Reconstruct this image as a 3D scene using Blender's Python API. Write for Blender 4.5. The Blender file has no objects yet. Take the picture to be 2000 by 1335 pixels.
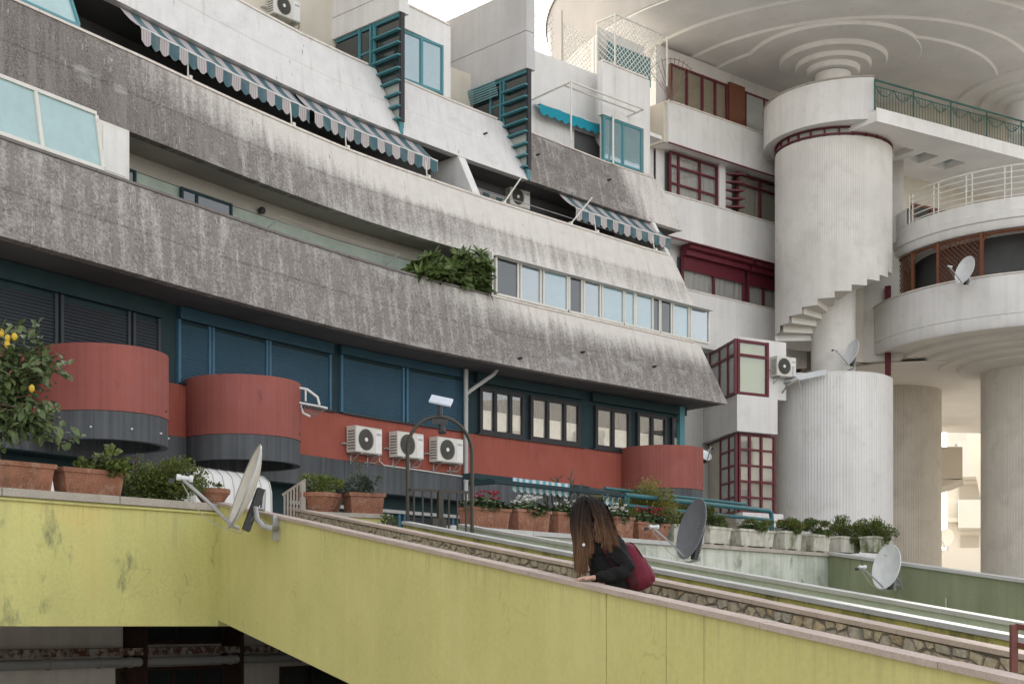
import bpy, math, random
from mathutils import Vector as V, Matrix
R_ = random.Random(7)
scene = bpy.context.scene
COL = scene.collection
# ---------------------------------------------------------------- camera, sky, sun, exposure
FPX, HOR = 2800.0, 1222.0          # focal length and eye level in the 2000 x 1335 photograph
cam_d = bpy.data.cameras.new('camera'); cam = bpy.data.objects.new('camera', cam_d); COL.objects.link(cam)
cam.location = (0, 0, 0); cam.rotation_euler = (math.radians(90), 0, 0)
cam_d.sensor_width = 36; cam_d.lens = 36*FPX/2000; cam_d.shift_y = (HOR-667.5)/2000
cam_d.clip_start = .1; cam_d.clip_end = 800
scene.camera = cam
SUN_DIR = V((-.16, .985, .56)).normalized()
w = bpy.data.worlds.new('World'); scene.world = w; w.use_nodes = True
nt = w.node_tree; nt.nodes.clear()
sky = nt.nodes.new('ShaderNodeTexSky'); sky.sky_type = 'NISHITA'; sky.sun_disc = False
sky.sun_elevation = math.asin(SUN_DIR.z); sky.sun_rotation = math.atan2(SUN_DIR.x, SUN_DIR.y)
sky.dust_density = 1.5; sky.air_density = 1; sky.ozone_density = 1
hsv = nt.nodes.new('ShaderNodeHueSaturation'); hsv.inputs['Saturation'].default_value = .22
wb = nt.nodes.new('ShaderNodeMixRGB'); wb.blend_type = 'MULTIPLY'; wb.inputs[0].default_value = 1; wb.inputs[2].default_value = (1, .975, .945, 1)
bg = nt.nodes.new('ShaderNodeBackground'); bg.inputs[1].default_value = .15
wo = nt.nodes.new('ShaderNodeOutputWorld')
nt.links.new(sky.outputs[0], hsv.inputs['Color']); nt.links.new(hsv.outputs[0], wb.inputs[1])
nt.links.new(wb.outputs[0], bg.inputs[0]); nt.links.new(bg.outputs[0], wo.inputs[0])
sd = bpy.data.lights.new('sun', 'SUN'); sd.energy = 3.0; sd.angle = math.radians(.6); sd.color = (1, .95, .87)
so = bpy.data.objects.new('sun', sd); COL.objects.link(so); so.location = (-60, 40, 60)
so.rotation_euler = SUN_DIR.to_track_quat('Z', 'Y').to_euler()
vs = scene.view_settings; vs.view_transform = 'Standard'; vs.look = 'None'; vs.gamma = 1; vs.exposure = 1.62

# ---------------------------------------------------------------- mesh helpers
ORG = {}
class MB:
    def __init__(s): s.v = []; s.f = []; s.uv = []; s.a = []
    def add(s, vs, fs, uvs=None, a=None):
        n = len(s.v); s.v += [tuple(p) for p in vs]; s.f += [tuple(i+n for i in f) for f in fs]
        s.uv += uvs if uvs else [(0, 0)]*len(vs); s.a += a if a else [0.]*len(vs); return s
    def hexa(s, p):            # 8 points: bottom 0-3, top 4-7
        return s.add(p, [(3,2,1,0),(4,5,6,7),(0,1,5,4),(1,2,6,5),(2,3,7,6),(3,0,4,7)])
    def box(s, x0, y0, z0, x1, y1, z1):
        return s.hexa([(x0,y0,z0),(x1,y0,z0),(x1,y1,z0),(x0,y1,z0),(x0,y0,z1),(x1,y0,z1),(x1,y1,z1),(x0,y1,z1)])
    def obox(s, o, ax, ay, az):  # corner o + three edge vectors
        o=V(o);ax=V(ax);ay=V(ay);az=V(az)
        return s.hexa([o,o+ax,o+ax+ay,o+ay,o+az,o+ax+az,o+ax+ay+az,o+ay+az])
    def cbox(s, c, ax, ay, az):  # centre + half vectors
        ax=V(ax);ay=V(ay);az=V(az); return s.obox(V(c)-ax-ay-az, ax*2, ay*2, az*2)
    def bar(s, a, b, wd, up=(0,0,1), dp=None):
        a=V(a);b=V(b);d=(b-a);x=d.normalized().cross(V(up))
        if x.length<1e-4: x=V((1,0,0))
        x.normalize();y=x.cross(d.normalized()); dp=dp or wd
        return s.obox(a-x*wd/2-y*dp/2, d, x*wd, y*dp)
    def prism(s, poly, vec):
        n=len(poly);vec=V(vec);P=[V(p) for p in poly];P+= [p+vec for p in P]
        return s.add(P,[tuple(range(n))[::-1],tuple(range(n,2*n))]+[(i,(i+1)%n,(i+1)%n+n,i+n) for i in range(n)])
    def tube(s, pts, r, n=8, cap=True):
        pts=[V(p) for p in pts];m=len(pts);rs=r if isinstance(r,(list,tuple)) else [r]*m
        base=len(s.v);px=None;vs=[];fs=[]
        for i,p in enumerate(pts):
            d=(pts[min(i+1,m-1)]-pts[max(i-1,0)]).normalized()
            if px is None:
                px=d.cross(V((0,0,1)));
                if px.length<.05: px=d.cross(V((1,0,0)))
            else: px=px-d*px.dot(d)
            px.normalize();py=d.cross(px)
            for k in range(n):
                a=2*math.pi*k/n;vs.append(p+(px*math.cos(a)+py*math.sin(a))*rs[i])
        for i in range(m-1):
            for k in range(n):
                fs.append((i*n+k,i*n+(k+1)%n,(i+1)*n+(k+1)%n,(i+1)*n+k))
        if cap: fs+= [tuple(range(n))[::-1],tuple(range((m-1)*n,m*n))]
        return s.add(vs,fs,[(0,i/(m-1)) for i in range(m) for k in range(n)])
    def lathe(s, c, prof, n=32, a0=0, a1=2*math.pi, axis=None, flute=0):
        c=V(c);full=abs(a1-a0-2*math.pi)<1e-6;m=n if full else n+1;vs=[];uv=[];fs=[]
        X,Y,Z=axis if axis else (V((1,0,0)),V((0,1,0)),V((0,0,1)))
        for j,(r,z) in enumerate(prof):
            for k in range(m):
                a=a0+(a1-a0)*k/n;rr=r-(flute if k%4>1 else 0)
                vs.append(c+X*(rr*math.cos(a))+Y*(rr*math.sin(a))+Z*z);uv.append((a,j/(len(prof)-1)))
        for j in range(len(prof)-1):
            for k in range(n):
                k2=(k+1)%m;fs.append((j*m+k,j*m+k2,(j+1)*m+k2,(j+1)*m+k))
        return s.add(vs,fs,uv)
    def disc(s, c, r, n=32, up=True):
        c=V(c);vs=[c]+[c+V((r*math.cos(2*math.pi*k/n),r*math.sin(2*math.pi*k/n),0)) for k in range(n)]
        return s.add(vs,[(0,1+k,1+(k+1)%n) if up else (0,1+(k+1)%n,1+k) for k in range(n)])
    def build(s, name, mat, parent=None, smooth=False, local=False, origin=None):
        me=bpy.data.meshes.new(name)
        if local: o0=V((0,0,0))
        elif origin is not None: o0=V(origin)
        else:
            xs=[p[0] for p in s.v];ys=[p[1] for p in s.v];zs=[p[2] for p in s.v]
            o0=V(((min(xs)+max(xs))/2,(min(ys)+max(ys))/2,min(zs)))
        me.from_pydata([(p[0]-o0.x,p[1]-o0.y,p[2]-o0.z) for p in s.v],[],s.f)
        if any(u!=(0,0) for u in s.uv):
            ul=me.uv_layers.new(name='UVMap');dat=[]
            for f in s.f:
                for i in f: dat+= s.uv[i]
            ul.data.foreach_set('uv',dat)
        if any(s.a):
            at=me.attributes.new('grime','FLOAT','POINT');at.data.foreach_set('value',s.a)
        me.materials.append(MAT[mat])
        if smooth:
            me.polygons.foreach_set('use_smooth',[True]*len(me.polygons))
            if smooth!='all':
                me.update(); me.set_sharp_from_angle(angle=math.radians(40))
        me.update()
        o=bpy.data.objects.new(name,me);COL.objects.link(o)
        if parent is not None:
            o.parent=parent
            if not local: o.location=o0-ORG.get(parent.name,V((0,0,0)))
        else: o.location=o0
        ORG[o.name]=o0
        return o
def tag(o, label=None, cat=None, group=None, kind=None):
    if label: o['label']=label
    if cat: o['category']=cat
    if group: o['group']=group
    if kind: o['kind']=kind
    return o
def empty(name, loc, label, cat, group=None, rz=0):
    o=bpy.data.objects.new(name,None);COL.objects.link(o);o.location=loc;o.rotation_euler=(0,0,rz);o.empty_display_size=.2
    ORG[o.name]=V(loc);return tag(o,label,cat,group)
def copy_tree(o, parent=None, loc=None, rz=None):
    c=o.copy();COL.objects.link(c);c.parent=parent
    if loc is not None: c.location=loc
    if rz is not None: c.rotation_euler=(0,0,rz)
    for ch in o.children: copy_tree(ch,c)
    return c

# ---------------------------------------------------------------- materials
MAT = {}
def _new(name):
    m=bpy.data.materials.new(name);m.use_nodes=True;t=m.node_tree;b=t.nodes['Principled BSDF'];MAT[name]=m;return m,t,b
def _noise(t, scale, vec=None, detail=5, rough=.6, mp=None):
    n=t.nodes.new('ShaderNodeTexNoise');n.inputs['Scale'].default_value=scale;n.inputs['Detail'].default_value=detail;n.inputs['Roughness'].default_value=rough
    if vec is None:
        g=t.nodes.get('POS') or t.nodes.new('ShaderNodeNewGeometry');g.name='POS';vec=g.outputs['Position']
    if mp:
        m=t.nodes.new('ShaderNodeMapping');m.inputs['Scale'].default_value=mp;t.links.new(vec,m.inputs[0]);vec=m.outputs[0]
    t.links.new(vec,n.inputs['Vector']);return n.outputs[0]
def _ramp(t, sock, a, b, ca=(0,0,0,1), cb=(1,1,1,1)):
    r=t.nodes.new('ShaderNodeValToRGB');e=r.color_ramp.elements;e[0].position=a;e[1].position=b;e[0].color=ca;e[1].color=cb
    t.links.new(sock,r.inputs[0]);return r.outputs[0]
def _mix(t, fac, a, b, mode='MIX'):
    m=t.nodes.new('ShaderNodeMixRGB');m.blend_type=mode
    for i,x in ((0,fac),(1,a),(2,b)):
        if isinstance(x,(int,float)): m.inputs[i].default_value=x
        elif isinstance(x,(tuple,list)): m.inputs[i].default_value=(x[0],x[1],x[2],1)
        else: t.links.new(x,m.inputs[i])
    return m.outputs[0]
def _math(t, op, a, b):
    m=t.nodes.new('ShaderNodeMath');m.operation=op
    for i,x in ((0,a),(1,b)):
        if isinstance(x,(int,float)): m.inputs[i].default_value=x
        else: t.links.new(x,m.inputs[i])
    return m.outputs[0]
def _bump(t, b, sock, strength, dist=.02):
    n=t.nodes.new('ShaderNodeBump');n.inputs['Strength'].default_value=strength;n.inputs['Distance'].default_value=dist
    t.links.new(sock,n.inputs['Height']);t.links.new(n.outputs[0],b.inputs['Normal'])
def surf(name, col, rough=.8, var=.12, vs=1.2, streak=0., sc=None, speck=.06, bump=.25, bs=45, bd=.01, metal=0., spec=.3, blotch=None, bl=(.55,.72), bls=1.6, mps=(5,5,.35), dirt=None, dr=(.55,.7), boards=0., run=None, crack=0.):
    """painted / plastered surface: base colour, slow variation, vertical rain streaks, fine speckle, blotches of a second colour"""
    m,t,b=_new(name);c=tuple(col)
    n1=_noise(t,vs,detail=2);lo=tuple(x*(1-var) for x in c);hi=tuple(min(1,x*(1+var)) for x in c)
    k=_mix(t,_ramp(t,n1,.3,.7),lo,hi)
    if speck:
        n2=_noise(t,bs*1.2,detail=2);k=_mix(t,speck*2,k,_mix(t,_ramp(t,n2,.35,.65),tuple(x*.55 for x in c),tuple(min(1,x*1.35) for x in c)))
    if blotch:
        n4=_noise(t,bls,detail=5,rough=.65);k=_mix(t,_ramp(t,n4,*bl),k,blotch)
    if streak:
        n3=_noise(t,1.,mp=mps,detail=4,rough=.6);f=_math(t,'MULTIPLY',_ramp(t,n3,.45,.75),streak)
        k=_mix(t,f,k,sc or tuple(x*.35 for x in c))
    if dirt:
        n5=_noise(t,2.2,detail=6,rough=.7,mp=(1,1,.45));k=_mix(t,_ramp(t,n5,*dr),k,dirt)
    if boards:
        nb=_noise(t,1.,mp=(13,13,.0),detail=1);k=_mix(t,_math(t,'MULTIPLY',_ramp(t,nb,.40,.62),boards),k,tuple(min(1,x*1.5+.02) for x in c))
        k=_mix(t,_math(t,'MULTIPLY',_ramp(t,_noise(t,1.,mp=(24,24,.05),detail=2),.60,.68),boards*1.2),k,tuple(x*.5 for x in c))
    if run:                                # rain runs that start under the coping: run=(top height, length, colour, slope along ramp)
        zt,ln,rc,sl=run;g=t.nodes['POS'].outputs['Position'];sp=t.nodes.new('ShaderNodeSeparateXYZ');t.links.new(g,sp.inputs[0]);h=sp.outputs[2]
        if sl:
            h=_math(t,'ADD',h,_math(t,'MULTIPLY',_math(t,'SUBTRACT',sp.outputs[0],.545),.4602*sl));h=_math(t,'ADD',h,_math(t,'MULTIPLY',_math(t,'SUBTRACT',sp.outputs[1],8.5),-.8878*sl))
        d=_math(t,'DIVIDE',_math(t,'SUBTRACT',zt,h),ln)
        nr=_noise(t,1.,mp=(17,17,.35),detail=4,rough=.65);f=_math(t,'SUBTRACT',_math(t,'MULTIPLY',_math(t,'SUBTRACT',nr,.46),6.),d)
        k=_mix(t,_math(t,'MULTIPLY',_ramp(t,f,0,1.),.42),k,rc)
        k=_mix(t,_math(t,'MULTIPLY',_ramp(t,_math(t,'SUBTRACT',.16,d),0,.16),.35),k,rc)
    if crack:
        vo=t.nodes.new('ShaderNodeTexVoronoi');vo.feature='DISTANCE_TO_EDGE';vo.inputs['Scale'].default_value=1.1
        va=t.nodes.new('ShaderNodeVectorMath');va.operation='ADD';t.links.new(t.nodes['POS'].outputs['Position'],va.inputs[0])
        nv=t.nodes.new('ShaderNodeTexNoise');nv.inputs['Scale'].default_value=3.;t.links.new(t.nodes['POS'].outputs['Position'],nv.inputs['Vector']);t.links.new(nv.outputs['Color'],va.inputs[1]);t.links.new(va.outputs[0],vo.inputs['Vector'])
        f=_math(t,'MULTIPLY',_ramp(t,vo.outputs['Distance'],.004,.010,(1,1,1,1),(0,0,0,1)),_ramp(t,_noise(t,1.3,detail=2),.54,.60))
        k=_mix(t,_math(t,'MULTIPLY',f,crack),k,tuple(x*.35 for x in c))
    t.links.new(k,b.inputs['Base Color']);b.inputs['Roughness'].default_value=rough;b.inputs['Metallic'].default_value=metal;b.inputs['Specular IOR Level'].default_value=spec
    if bump: _bump(t,b,_noise(t,bs,detail=2),bump,bd)
    return m
def concrete(name, light, dark, lo=.42, hi=.6):
    """board-marked render with black rain grime; the 'grime' attribute says how far the growth has spread"""
    m,t,b=_new(name);a=t.nodes.new('ShaderNodeAttribute');a.attribute_name='grime';g=a.outputs['Fac']
    uvn=t.nodes.new('ShaderNodeUVMap');uv=uvn.outputs[0]
    st=_noise(t,1.,uv,4,.55,(5.5,.45,1));fine=_noise(t,16,detail=5,rough=.8);med=_noise(t,1.,uv,5,.65,(2.6,2.1,1))
    v=_math(t,'ADD',g,_math(t,'MULTIPLY',_math(t,'SUBTRACT',st,.5),1.25));v=_math(t,'ADD',v,_math(t,'MULTIPLY',_math(t,'SUBTRACT',med,.5),.7))
    v=_math(t,'ADD',v,_math(t,'MULTIPLY',_math(t,'SUBTRACT',fine,.5),1.45))
    f=_ramp(t,v,lo-.22,hi+.45)
    base=_mix(t,_ramp(t,med,.3,.7),tuple(x*.86 for x in light),light)
    base=_mix(t,_math(t,'MULTIPLY',_ramp(t,st,.55,.8),.4),base,(.46,.41,.33))
    dk=_mix(t,_ramp(t,_noise(t,27,detail=4,rough=.85),.36,.64),tuple(x*.55 for x in dark),tuple(min(1,x*2.1+.03) for x in dark));dk=_mix(t,_math(t,'MULTIPLY',_ramp(t,st,.45,.62),.38),dk,tuple(min(1,x*2.6+.05) for x in dark))
    k=_mix(t,f,base,dk)
    wh=_noise(t,1.,uv,4,.6,(17,1.3,1))
    k=_mix(t,_math(t,'MULTIPLY',_ramp(t,wh,.655,.70),.65),k,(.56,.54,.51))
    k=_mix(t,_math(t,'MULTIPLY',_ramp(t,_noise(t,1.,uv,4,.6,(9,1.6,3)),.675,.70),.75),k,(.045,.042,.04))
    pc=_noise(t,1.,uv,5,.6,(.8,1.5,2));k=_mix(t,_math(t,'MULTIPLY',_ramp(t,pc,.60,.68),.4),k,(.50,.485,.46))
    t.links.new(k,b.inputs['Base Color']);b.inputs['Roughness'].default_value=.93;b.inputs['Specular IOR Level'].default_value=.2
    _bump(t,b,fine,.5,.02)
    return m
def plain(name, col, rough=.5, metal=0., spec=.4, var=.08): return surf(name,col,rough,var,6,0,None,.03,.06,60,.004,metal,spec)
def glass(name, tint, refl=.06, rough=.02, alpha=.12):
    """window pane: fresnel reflection over a see-through (1-alpha) or tinted body"""
    m,t,b=_new(name);t.nodes.remove(b)
    tr=t.nodes.new('ShaderNodeBsdfTransparent');tr.inputs[0].default_value=(1,1,1,1)
    df=t.nodes.new('ShaderNodeBsdfDiffuse');n=_noise(t,2.5,detail=5);t.links.new(_mix(t,_ramp(t,n,.3,.7),tuple(x*.85 for x in tint),tint),df.inputs[0])
    gl=t.nodes.new('ShaderNodeBsdfGlossy');gl.inputs['Roughness'].default_value=rough;gl.inputs[0].default_value=(.95,.97,1,1)
    lw=t.nodes.new('ShaderNodeLayerWeight');lw.inputs[0].default_value=.5
    fr=_math(t,'ADD',_math(t,'MULTIPLY',_math(t,'POWER',lw.outputs['Facing'],5.),.9),.035)
    bn=t.nodes.new('ShaderNodeBump');bn.inputs['Strength'].default_value=.04;bn.inputs['Distance'].default_value=.02;t.links.new(_noise(t,1.5,detail=1),bn.inputs['Height']);t.links.new(bn.outputs[0],gl.inputs['Normal'])
    m1=t.nodes.new('ShaderNodeMixShader');m1.inputs[0].default_value=alpha;t.links.new(tr.outputs[0],m1.inputs[1]);t.links.new(df.outputs[0],m1.inputs[2])
    m2=t.nodes.new('ShaderNodeMixShader');t.links.new(_math(t,'MINIMUM',_math(t,'ADD',_math(t,'MULTIPLY',fr,1.4),refl),1.),m2.inputs[0])
    t.links.new(m1.outputs[0],m2.inputs[1]);t.links.new(gl.outputs[0],m2.inputs[2])
    t.links.new(m2.outputs[0],t.nodes['Material Output'].inputs[0]);return m
def leafmat(name, a, b_, rough=.5):
    m,t,b=_new(name);n=_noise(t,9,detail=2);k=_mix(t,_ramp(t,n,.35,.65),a,b_);o=t.nodes.new('ShaderNodeNewGeometry')
    k=_mix(t,_math(t,'MULTIPLY',o.outputs['Random Per Island'],.55),k,tuple(x*.45 for x in a))
    t.links.new(k,b.inputs['Base Color']);b.inputs['Roughness'].default_value=rough;b.inputs['Specular IOR Level'].default_value=.35
    b.inputs['Transmission Weight'].default_value=0
    return m
def stripes(name, ca, cb, cc, width):
    m,t,b=_new(name);u=t.nodes.new('ShaderNodeUVMap');s=t.nodes.new('ShaderNodeSeparateXYZ');t.links.new(u.outputs[0],s.inputs[0])
    fr=_math(t,'FRACT',_math(t,'MULTIPLY',s.outputs[0],1/width),0)
    band=_math(t,'GREATER_THAN',fr,.5);thin=_math(t,'FRACT',_math(t,'MULTIPLY',s.outputs[0],8/width),0);thin=_math(t,'GREATER_THAN',thin,.72)
    base=_mix(t,thin,ca,cc);k=_mix(t,band,base,cb)
    k=_mix(t,_math(t,'MULTIPLY',_ramp(t,_noise(t,2.2,detail=6),.45,.75),.45),k,(.30,.29,.27))
    t.links.new(k,b.inputs['Base Color']);b.inputs['Roughness'].default_value=.9;b.inputs['Specular IOR Level'].default_value=.1;return m

concrete('weathered_render',(.69,.65,.60),(.108,.095,.086))
concrete('clean_render',(.72,.70,.68),(.22,.21,.20),.46,.75)
surf('white_plaster',(.73,.712,.69),.85,.06,.7,.30,(.47,.445,.41),.05,.2,30,blotch=(.63,.61,.58),bl=(.54,.76),mps=(4,4,.16),dirt=(.50,.475,.44),dr=(.64,.78))
surf('white_coping',(.70,.64,.58),.8,.12,2,.35,(.35,.31,.27),.06)
surf('dark_coping',(.20,.18,.17),.9,.2,3,.3,(.08,.07,.06),.1)
surf('fluted_render',(.66,.635,.595),.92,.09,.6,.22,(.40,.37,.33),.10,.4,50,blotch=(.55,.52,.475),bl=(.5,.75),mps=(3,3,.15))
surf('column_render',(.60,.555,.485),.92,.10,.5,.25,(.42,.38,.33),.12,.4,50,blotch=(.50,.46,.40),bl=(.48,.72),mps=(3,3,.12))
surf('soffit_paint',(.80,.778,.75),.9,.07,.8,0,None,.04,.2,25,blotch=(.70,.675,.64),bl=(.55,.8))
surf('soffit_warm',(.70,.665,.60),.9,.05,.8,0,None,.03,.15,25)
surf('cream_wall',(.62,.57,.48),.88,.08,.8,.15,(.42,.38,.30),.05)
surf('lower_plaster',(.86,.80,.72),.9,.1,1.,.25,(.45,.40,.34),.06)
surf('shade_wall',(.10,.10,.10),.9,.15,1)  # dark tone stands in for deep shade in balconies, rooms and recesses
surf('green_tile_wall',(.36,.42,.36),.6,.15,2.5,.2,(.22,.25,.22),.1)
surf('red_paint',(.310,.084,.058),.82,.12,.9,.22,(.22,.055,.045),.06,.3,40,mps=(4,4,.25),blotch=(.34,.10,.082),bl=(.5,.75),run=(4.82,.5,(.17,.05,.042),0))
surf('red_board',(.275,.086,.068),.8,.12,.9,.40,(.19,.05,.045),.05,.35,40,mps=(7,7,.12),boards=.14,blotch=(.30,.10,.09),bl=(.50,.72),bls=1.3,dirt=(.17,.055,.05),dr=(.60,.76))
surf('slate_paint',(.068,.074,.080),.8,.2,1.2,.55,(.15,.155,.16),.10,.35,40,mps=(7,7,.15),boards=.4,dirt=(.12,.115,.11),dr=(.6,.75))
surf('teal_dark',(.018,.040,.046),.75,.12,2)
surf('shutter_blue',(.046,.100,.145),.55,.08,1.,.15,(.02,.08,.13),.03,.1)
surf('shutter_dark',(.035,.042,.05),.5,.12,1.)
surf('box_blue_shaded',(.022,.068,.098),.6,.12,2)  # shutter blue darkened to paint the shadow under the slab
surf('frame_brown',(.055,.028,.02),.6,.2,4)
surf('frame_blue',(.05,.135,.205),.5,.08,3)
surf('frame_dark',(.028,.028,.032),.5,.15,4)
surf('teal_paint',(.075,.235,.265),.5,.09,3,.1,(.03,.18,.22))
surf('frame_white',(.68,.66,.60),.45,.06,3,.2,(.45,.43,.38))
surf('frame_grey',(.55,.56,.56),.45,.06,3)
surf('teal_rail',(.03,.11,.09),.5,.1,5)
plain('maroon_rail',(.16,.05,.045),.5);plain('rust_rod',(.20,.13,.10),.7);surf('awning_slat',(.20,.36,.38),.6)
surf('teal_tube',(.03,.125,.14),.45,.1,4)
surf('sweater',(.010,.010,.011),.95,.2,14,0,None,.12,.5,120);surf('trousers',(.02,.022,.03),.9);surf('backpack_cloth',(.145,.016,.032),.75,.12,5,0,None,.08,.5,90);surf('backpack_dark',(.06,.008,.014),.75,.12,5)
plain('skin',(.52,.32,.24),.5);plain('nail_polish',(.05,.008,.012),.2)
surf('maroon_paint',(.13,.022,.032),.45,.10,3)
surf('wood_brown',(.17,.065,.035),.6,.15,4,.2,(.09,.035,.02))
surf('yellow_wall',(.555,.520,.205),.9,.05,.7,.22,(.43,.41,.19),.04,.22,24,.02,blotch=(.635,.59,.25),bl=(.45,.75),bls=.9,run=(.20,.30,(.40,.36,.16),.138),crack=.22)
surf('yellow_mould',(.565,.535,.21),.9,.08,.9,.35,(.40,.39,.17),.05,.25,24,.02,blotch=(.62,.52,.20),bl=(.50,.68),bls=1.0,dirt=(.20,.21,.11),dr=(.585,.70),run=(1.26,.42,(.32,.31,.15),0),crack=.25)
surf('yellow_moss',(.46,.43,.13),.92,.15,1.5,.75,(.13,.125,.06),.12,.4,30,.02,dirt=(.07,.07,.04),dr=(.55,.68))
surf('pale_green',(.44,.50,.40),.88,.08,1.,.35,(.24,.28,.20),.06,.3,30,dirt=(.16,.18,.12),dr=(.64,.76))
surf('stained_white',(.55,.57,.50),.9,.12,1.,.55,(.20,.22,.16),.08,.35,30,blotch=(.38,.42,.33),bl=(.5,.7),dirt=(.13,.14,.10),dr=(.58,.72))
surf('olive_wall',(.235,.265,.16),.88,.12,1.,.30,(.10,.12,.06),.07,.35,30,blotch=(.22,.25,.12),bl=(.55,.8),dirt=(.30,.33,.22),dr=(.68,.78),run=(1.52,.6,(.05,.055,.03),0))
surf('coping_pink',(.46,.375,.325),.78,.10,3,.25,(.27,.22,.19),.10,.35,60)
surf('coping_stone',(.40,.36,.31),.85,.14,3,.3,(.2,.18,.15),.12,.4,50)
surf('coping_white',(.47,.47,.45),.7,.08,2.5,.3,(.36,.36,.32),.06,.25,50,dirt=(.22,.22,.19),dr=(.66,.76))
surf('mortar',(.20,.185,.165),.95,.15,6)
for i,c in enumerate([(.44,.375,.285),(.40,.345,.27),(.47,.40,.29),(.38,.335,.275),(.45,.36,.25),(.42,.385,.33)]):
    surf('stone_%d'%i,c,.88,.22,9,0,None,.16,.6,40,.02,blotch=tuple(x*.6 for x in c),bl=(.5,.7),bls=14)
surf('paving',(.46,.44,.41),.9,.15,1.)
surf('bounce_paving',(.60,.57,.53),.95,.12,1.)  # ground tone made pale for its bounce light
surf('ground_dirt',(.27,.255,.235),.95,.15,1.)
surf('fascia_render',(.47,.445,.425),.92,.08,.6,.3,(.36,.335,.31),.08,.3,30,mps=(5,5,.2))
surf('asphalt',(.06,.06,.06),.9,.2,2)
surf('terracotta',(.275,.125,.078),.85,.28,4,.3,(.20,.11,.075),.14,.6,38,.03,blotch=(.36,.235,.17),bl=(.52,.70),bls=6,dirt=(.10,.075,.05),dr=(.58,.72))
surf('planter_white',(.54,.52,.45),.85,.15,5,.7,(.20,.20,.13),.12,.5,40,.02,dirt=(.13,.15,.07),dr=(.50,.64))
surf('soil',(.05,.035,.025),1,.3,20)
plain('metal_white',(.68,.67,.64),.4);plain('metal_grey',(.38,.385,.39),.4,.5);plain('plastic_dark',(.03,.03,.033),.5)
plain('dish_cream',(.62,.59,.52),.45);plain('dish_grey',(.16,.165,.18),.5);plain('dish_white',(.66,.68,.68),.4)
surf('ac_white',(.66,.64,.58),.45,.06,3,.2,(.45,.42,.36));plain('ac_grille',(.10,.095,.085),.6);plain('ac_panel',(.72,.71,.68),.4)
surf('pipe_grey',(.42,.42,.41),.5,.08,2,.3,(.25,.24,.22))
plain('gate_iron',(.05,.045,.035),.5,.3);surf('rail_paint',(.34,.30,.26),.6,.15,5,.4,(.16,.10,.07))
surf('rust_paint',(.42,.38,.34),.9,.15,5,0,None,.1,.5,30,blotch=(.13,.055,.035),bl=(.44,.56),bls=9)
surf('canopy_white',(.72,.71,.68),.5,.06,2,.25,(.38,.37,.33))
plain('solar_cell',(.55,.60,.66),.15);plain('wire',(.35,.33,.28),.6);plain('wire_dark',(.05,.05,.05),.6)
stripes('awning_stripe',(.47,.44,.43),(.070,.135,.155),(.30,.24,.26),.53)
stripes('awning_blue',(.62,.65,.64),(.14,.37,.46),(.62,.65,.64),.16)
surf('awning_teal',(.015,.27,.36),.8,.08,3)
surf('curtain_white',(.62,.60,.56),.9,.05,2);surf('curtain_cream',(.50,.47,.38),.9,.06,2);surf('reflection_cream',(.86,.80,.68),.9,.12,6)  # the last, palest tone paints the sunlit reflection in the red-wall windows
surf('balcony_plaster',(.38,.355,.31),.9,.08,1.);surf('grey_render',(.52,.51,.505),.92,.08,.8,.3,(.36,.35,.34),.08,.4,30,mps=(3,3,.3))
surf('curtain_check',(.07,.06,.052),.9,.1,30)
surf('blind_yellow',(.50,.52,.24),.8,.04,2);surf('blind_tan',(.44,.37,.24),.8,.05,2)
glass('pane_teal',(.33,.50,.49),.10,.25,.93);glass('pane_sky',(.22,.37,.40),.16,.03,.75);glass('pane_deep',(.10,.19,.215),.20,.03,.6);glass('pane_clear',(.05,.06,.06),.04,.02,.12);glass('pane_dark',(.035,.045,.045),.05,.05,.8);glass('pane_mirror',(.05,.05,.05),.05,.01,.05)
glass('pane_milk',(.46,.48,.44),.03,.2,.85)
leafmat('leaf_mid',(.075,.11,.03),(.14,.18,.05));leafmat('leaf_bush',(.085,.12,.028),(.17,.20,.05));leafmat('leaf_lemon',(.075,.115,.04),(.15,.19,.075),.4)
leafmat('leaf_oleander',(.075,.12,.03),(.16,.21,.065),.45);leafmat('leaf_yellow',(.18,.185,.04),(.30,.26,.06));leafmat('leaf_grey',(.06,.09,.06),(.11,.14,.10));leafmat('leaf_rust',(.22,.10,.03),(.15,.13,.03))
leafmat('leaf_succulent',(.11,.15,.035),(.17,.21,.05),.35);leafmat('leaf_cyclamen',(.07,.12,.045),(.14,.19,.09),.5)
plain('bark',(.10,.075,.05),.9);plain('lemon_skin',(.56,.38,.04),.55);plain('petal_red',(.36,.02,.05),.6);plain('petal_pink',(.45,.05,.14),.6);plain('petal_white',(.72,.72,.70),.6)
surf('far_plaster',(.78,.72,.62),.9,.04,.4);surf('far_grey',(.50,.45,.37),.9,.06,.5)
def hairmat():
    m,t,b=_new('hair_brown');u=t.nodes.new('ShaderNodeUVMap');sp=t.nodes.new('ShaderNodeSeparateXYZ');t.links.new(u.outputs[0],sp.inputs[0])
    g=t.nodes.new('ShaderNodeNewGeometry');v=_math(t,'ADD',sp.outputs[1],_math(t,'MULTIPLY',_math(t,'SUBTRACT',g.outputs['Random Per Island'],.5),.30))
    r=t.nodes.new('ShaderNodeValToRGB');e=r.color_ramp.elements;e[0].position=.25;e[0].color=(.010,.006,.005,1);e[1].position=1.1 if False else 1;e[1].color=(.17,.088,.045,1);k=e.new(.55);k.color=(.042,.022,.013,1)
    t.links.new(v,r.inputs[0]);t.links.new(r.outputs[0],b.inputs['Base Color']);b.inputs['Roughness'].default_value=.55;b.inputs['Specular IOR Level'].default_value=.18
hairmat()
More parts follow.
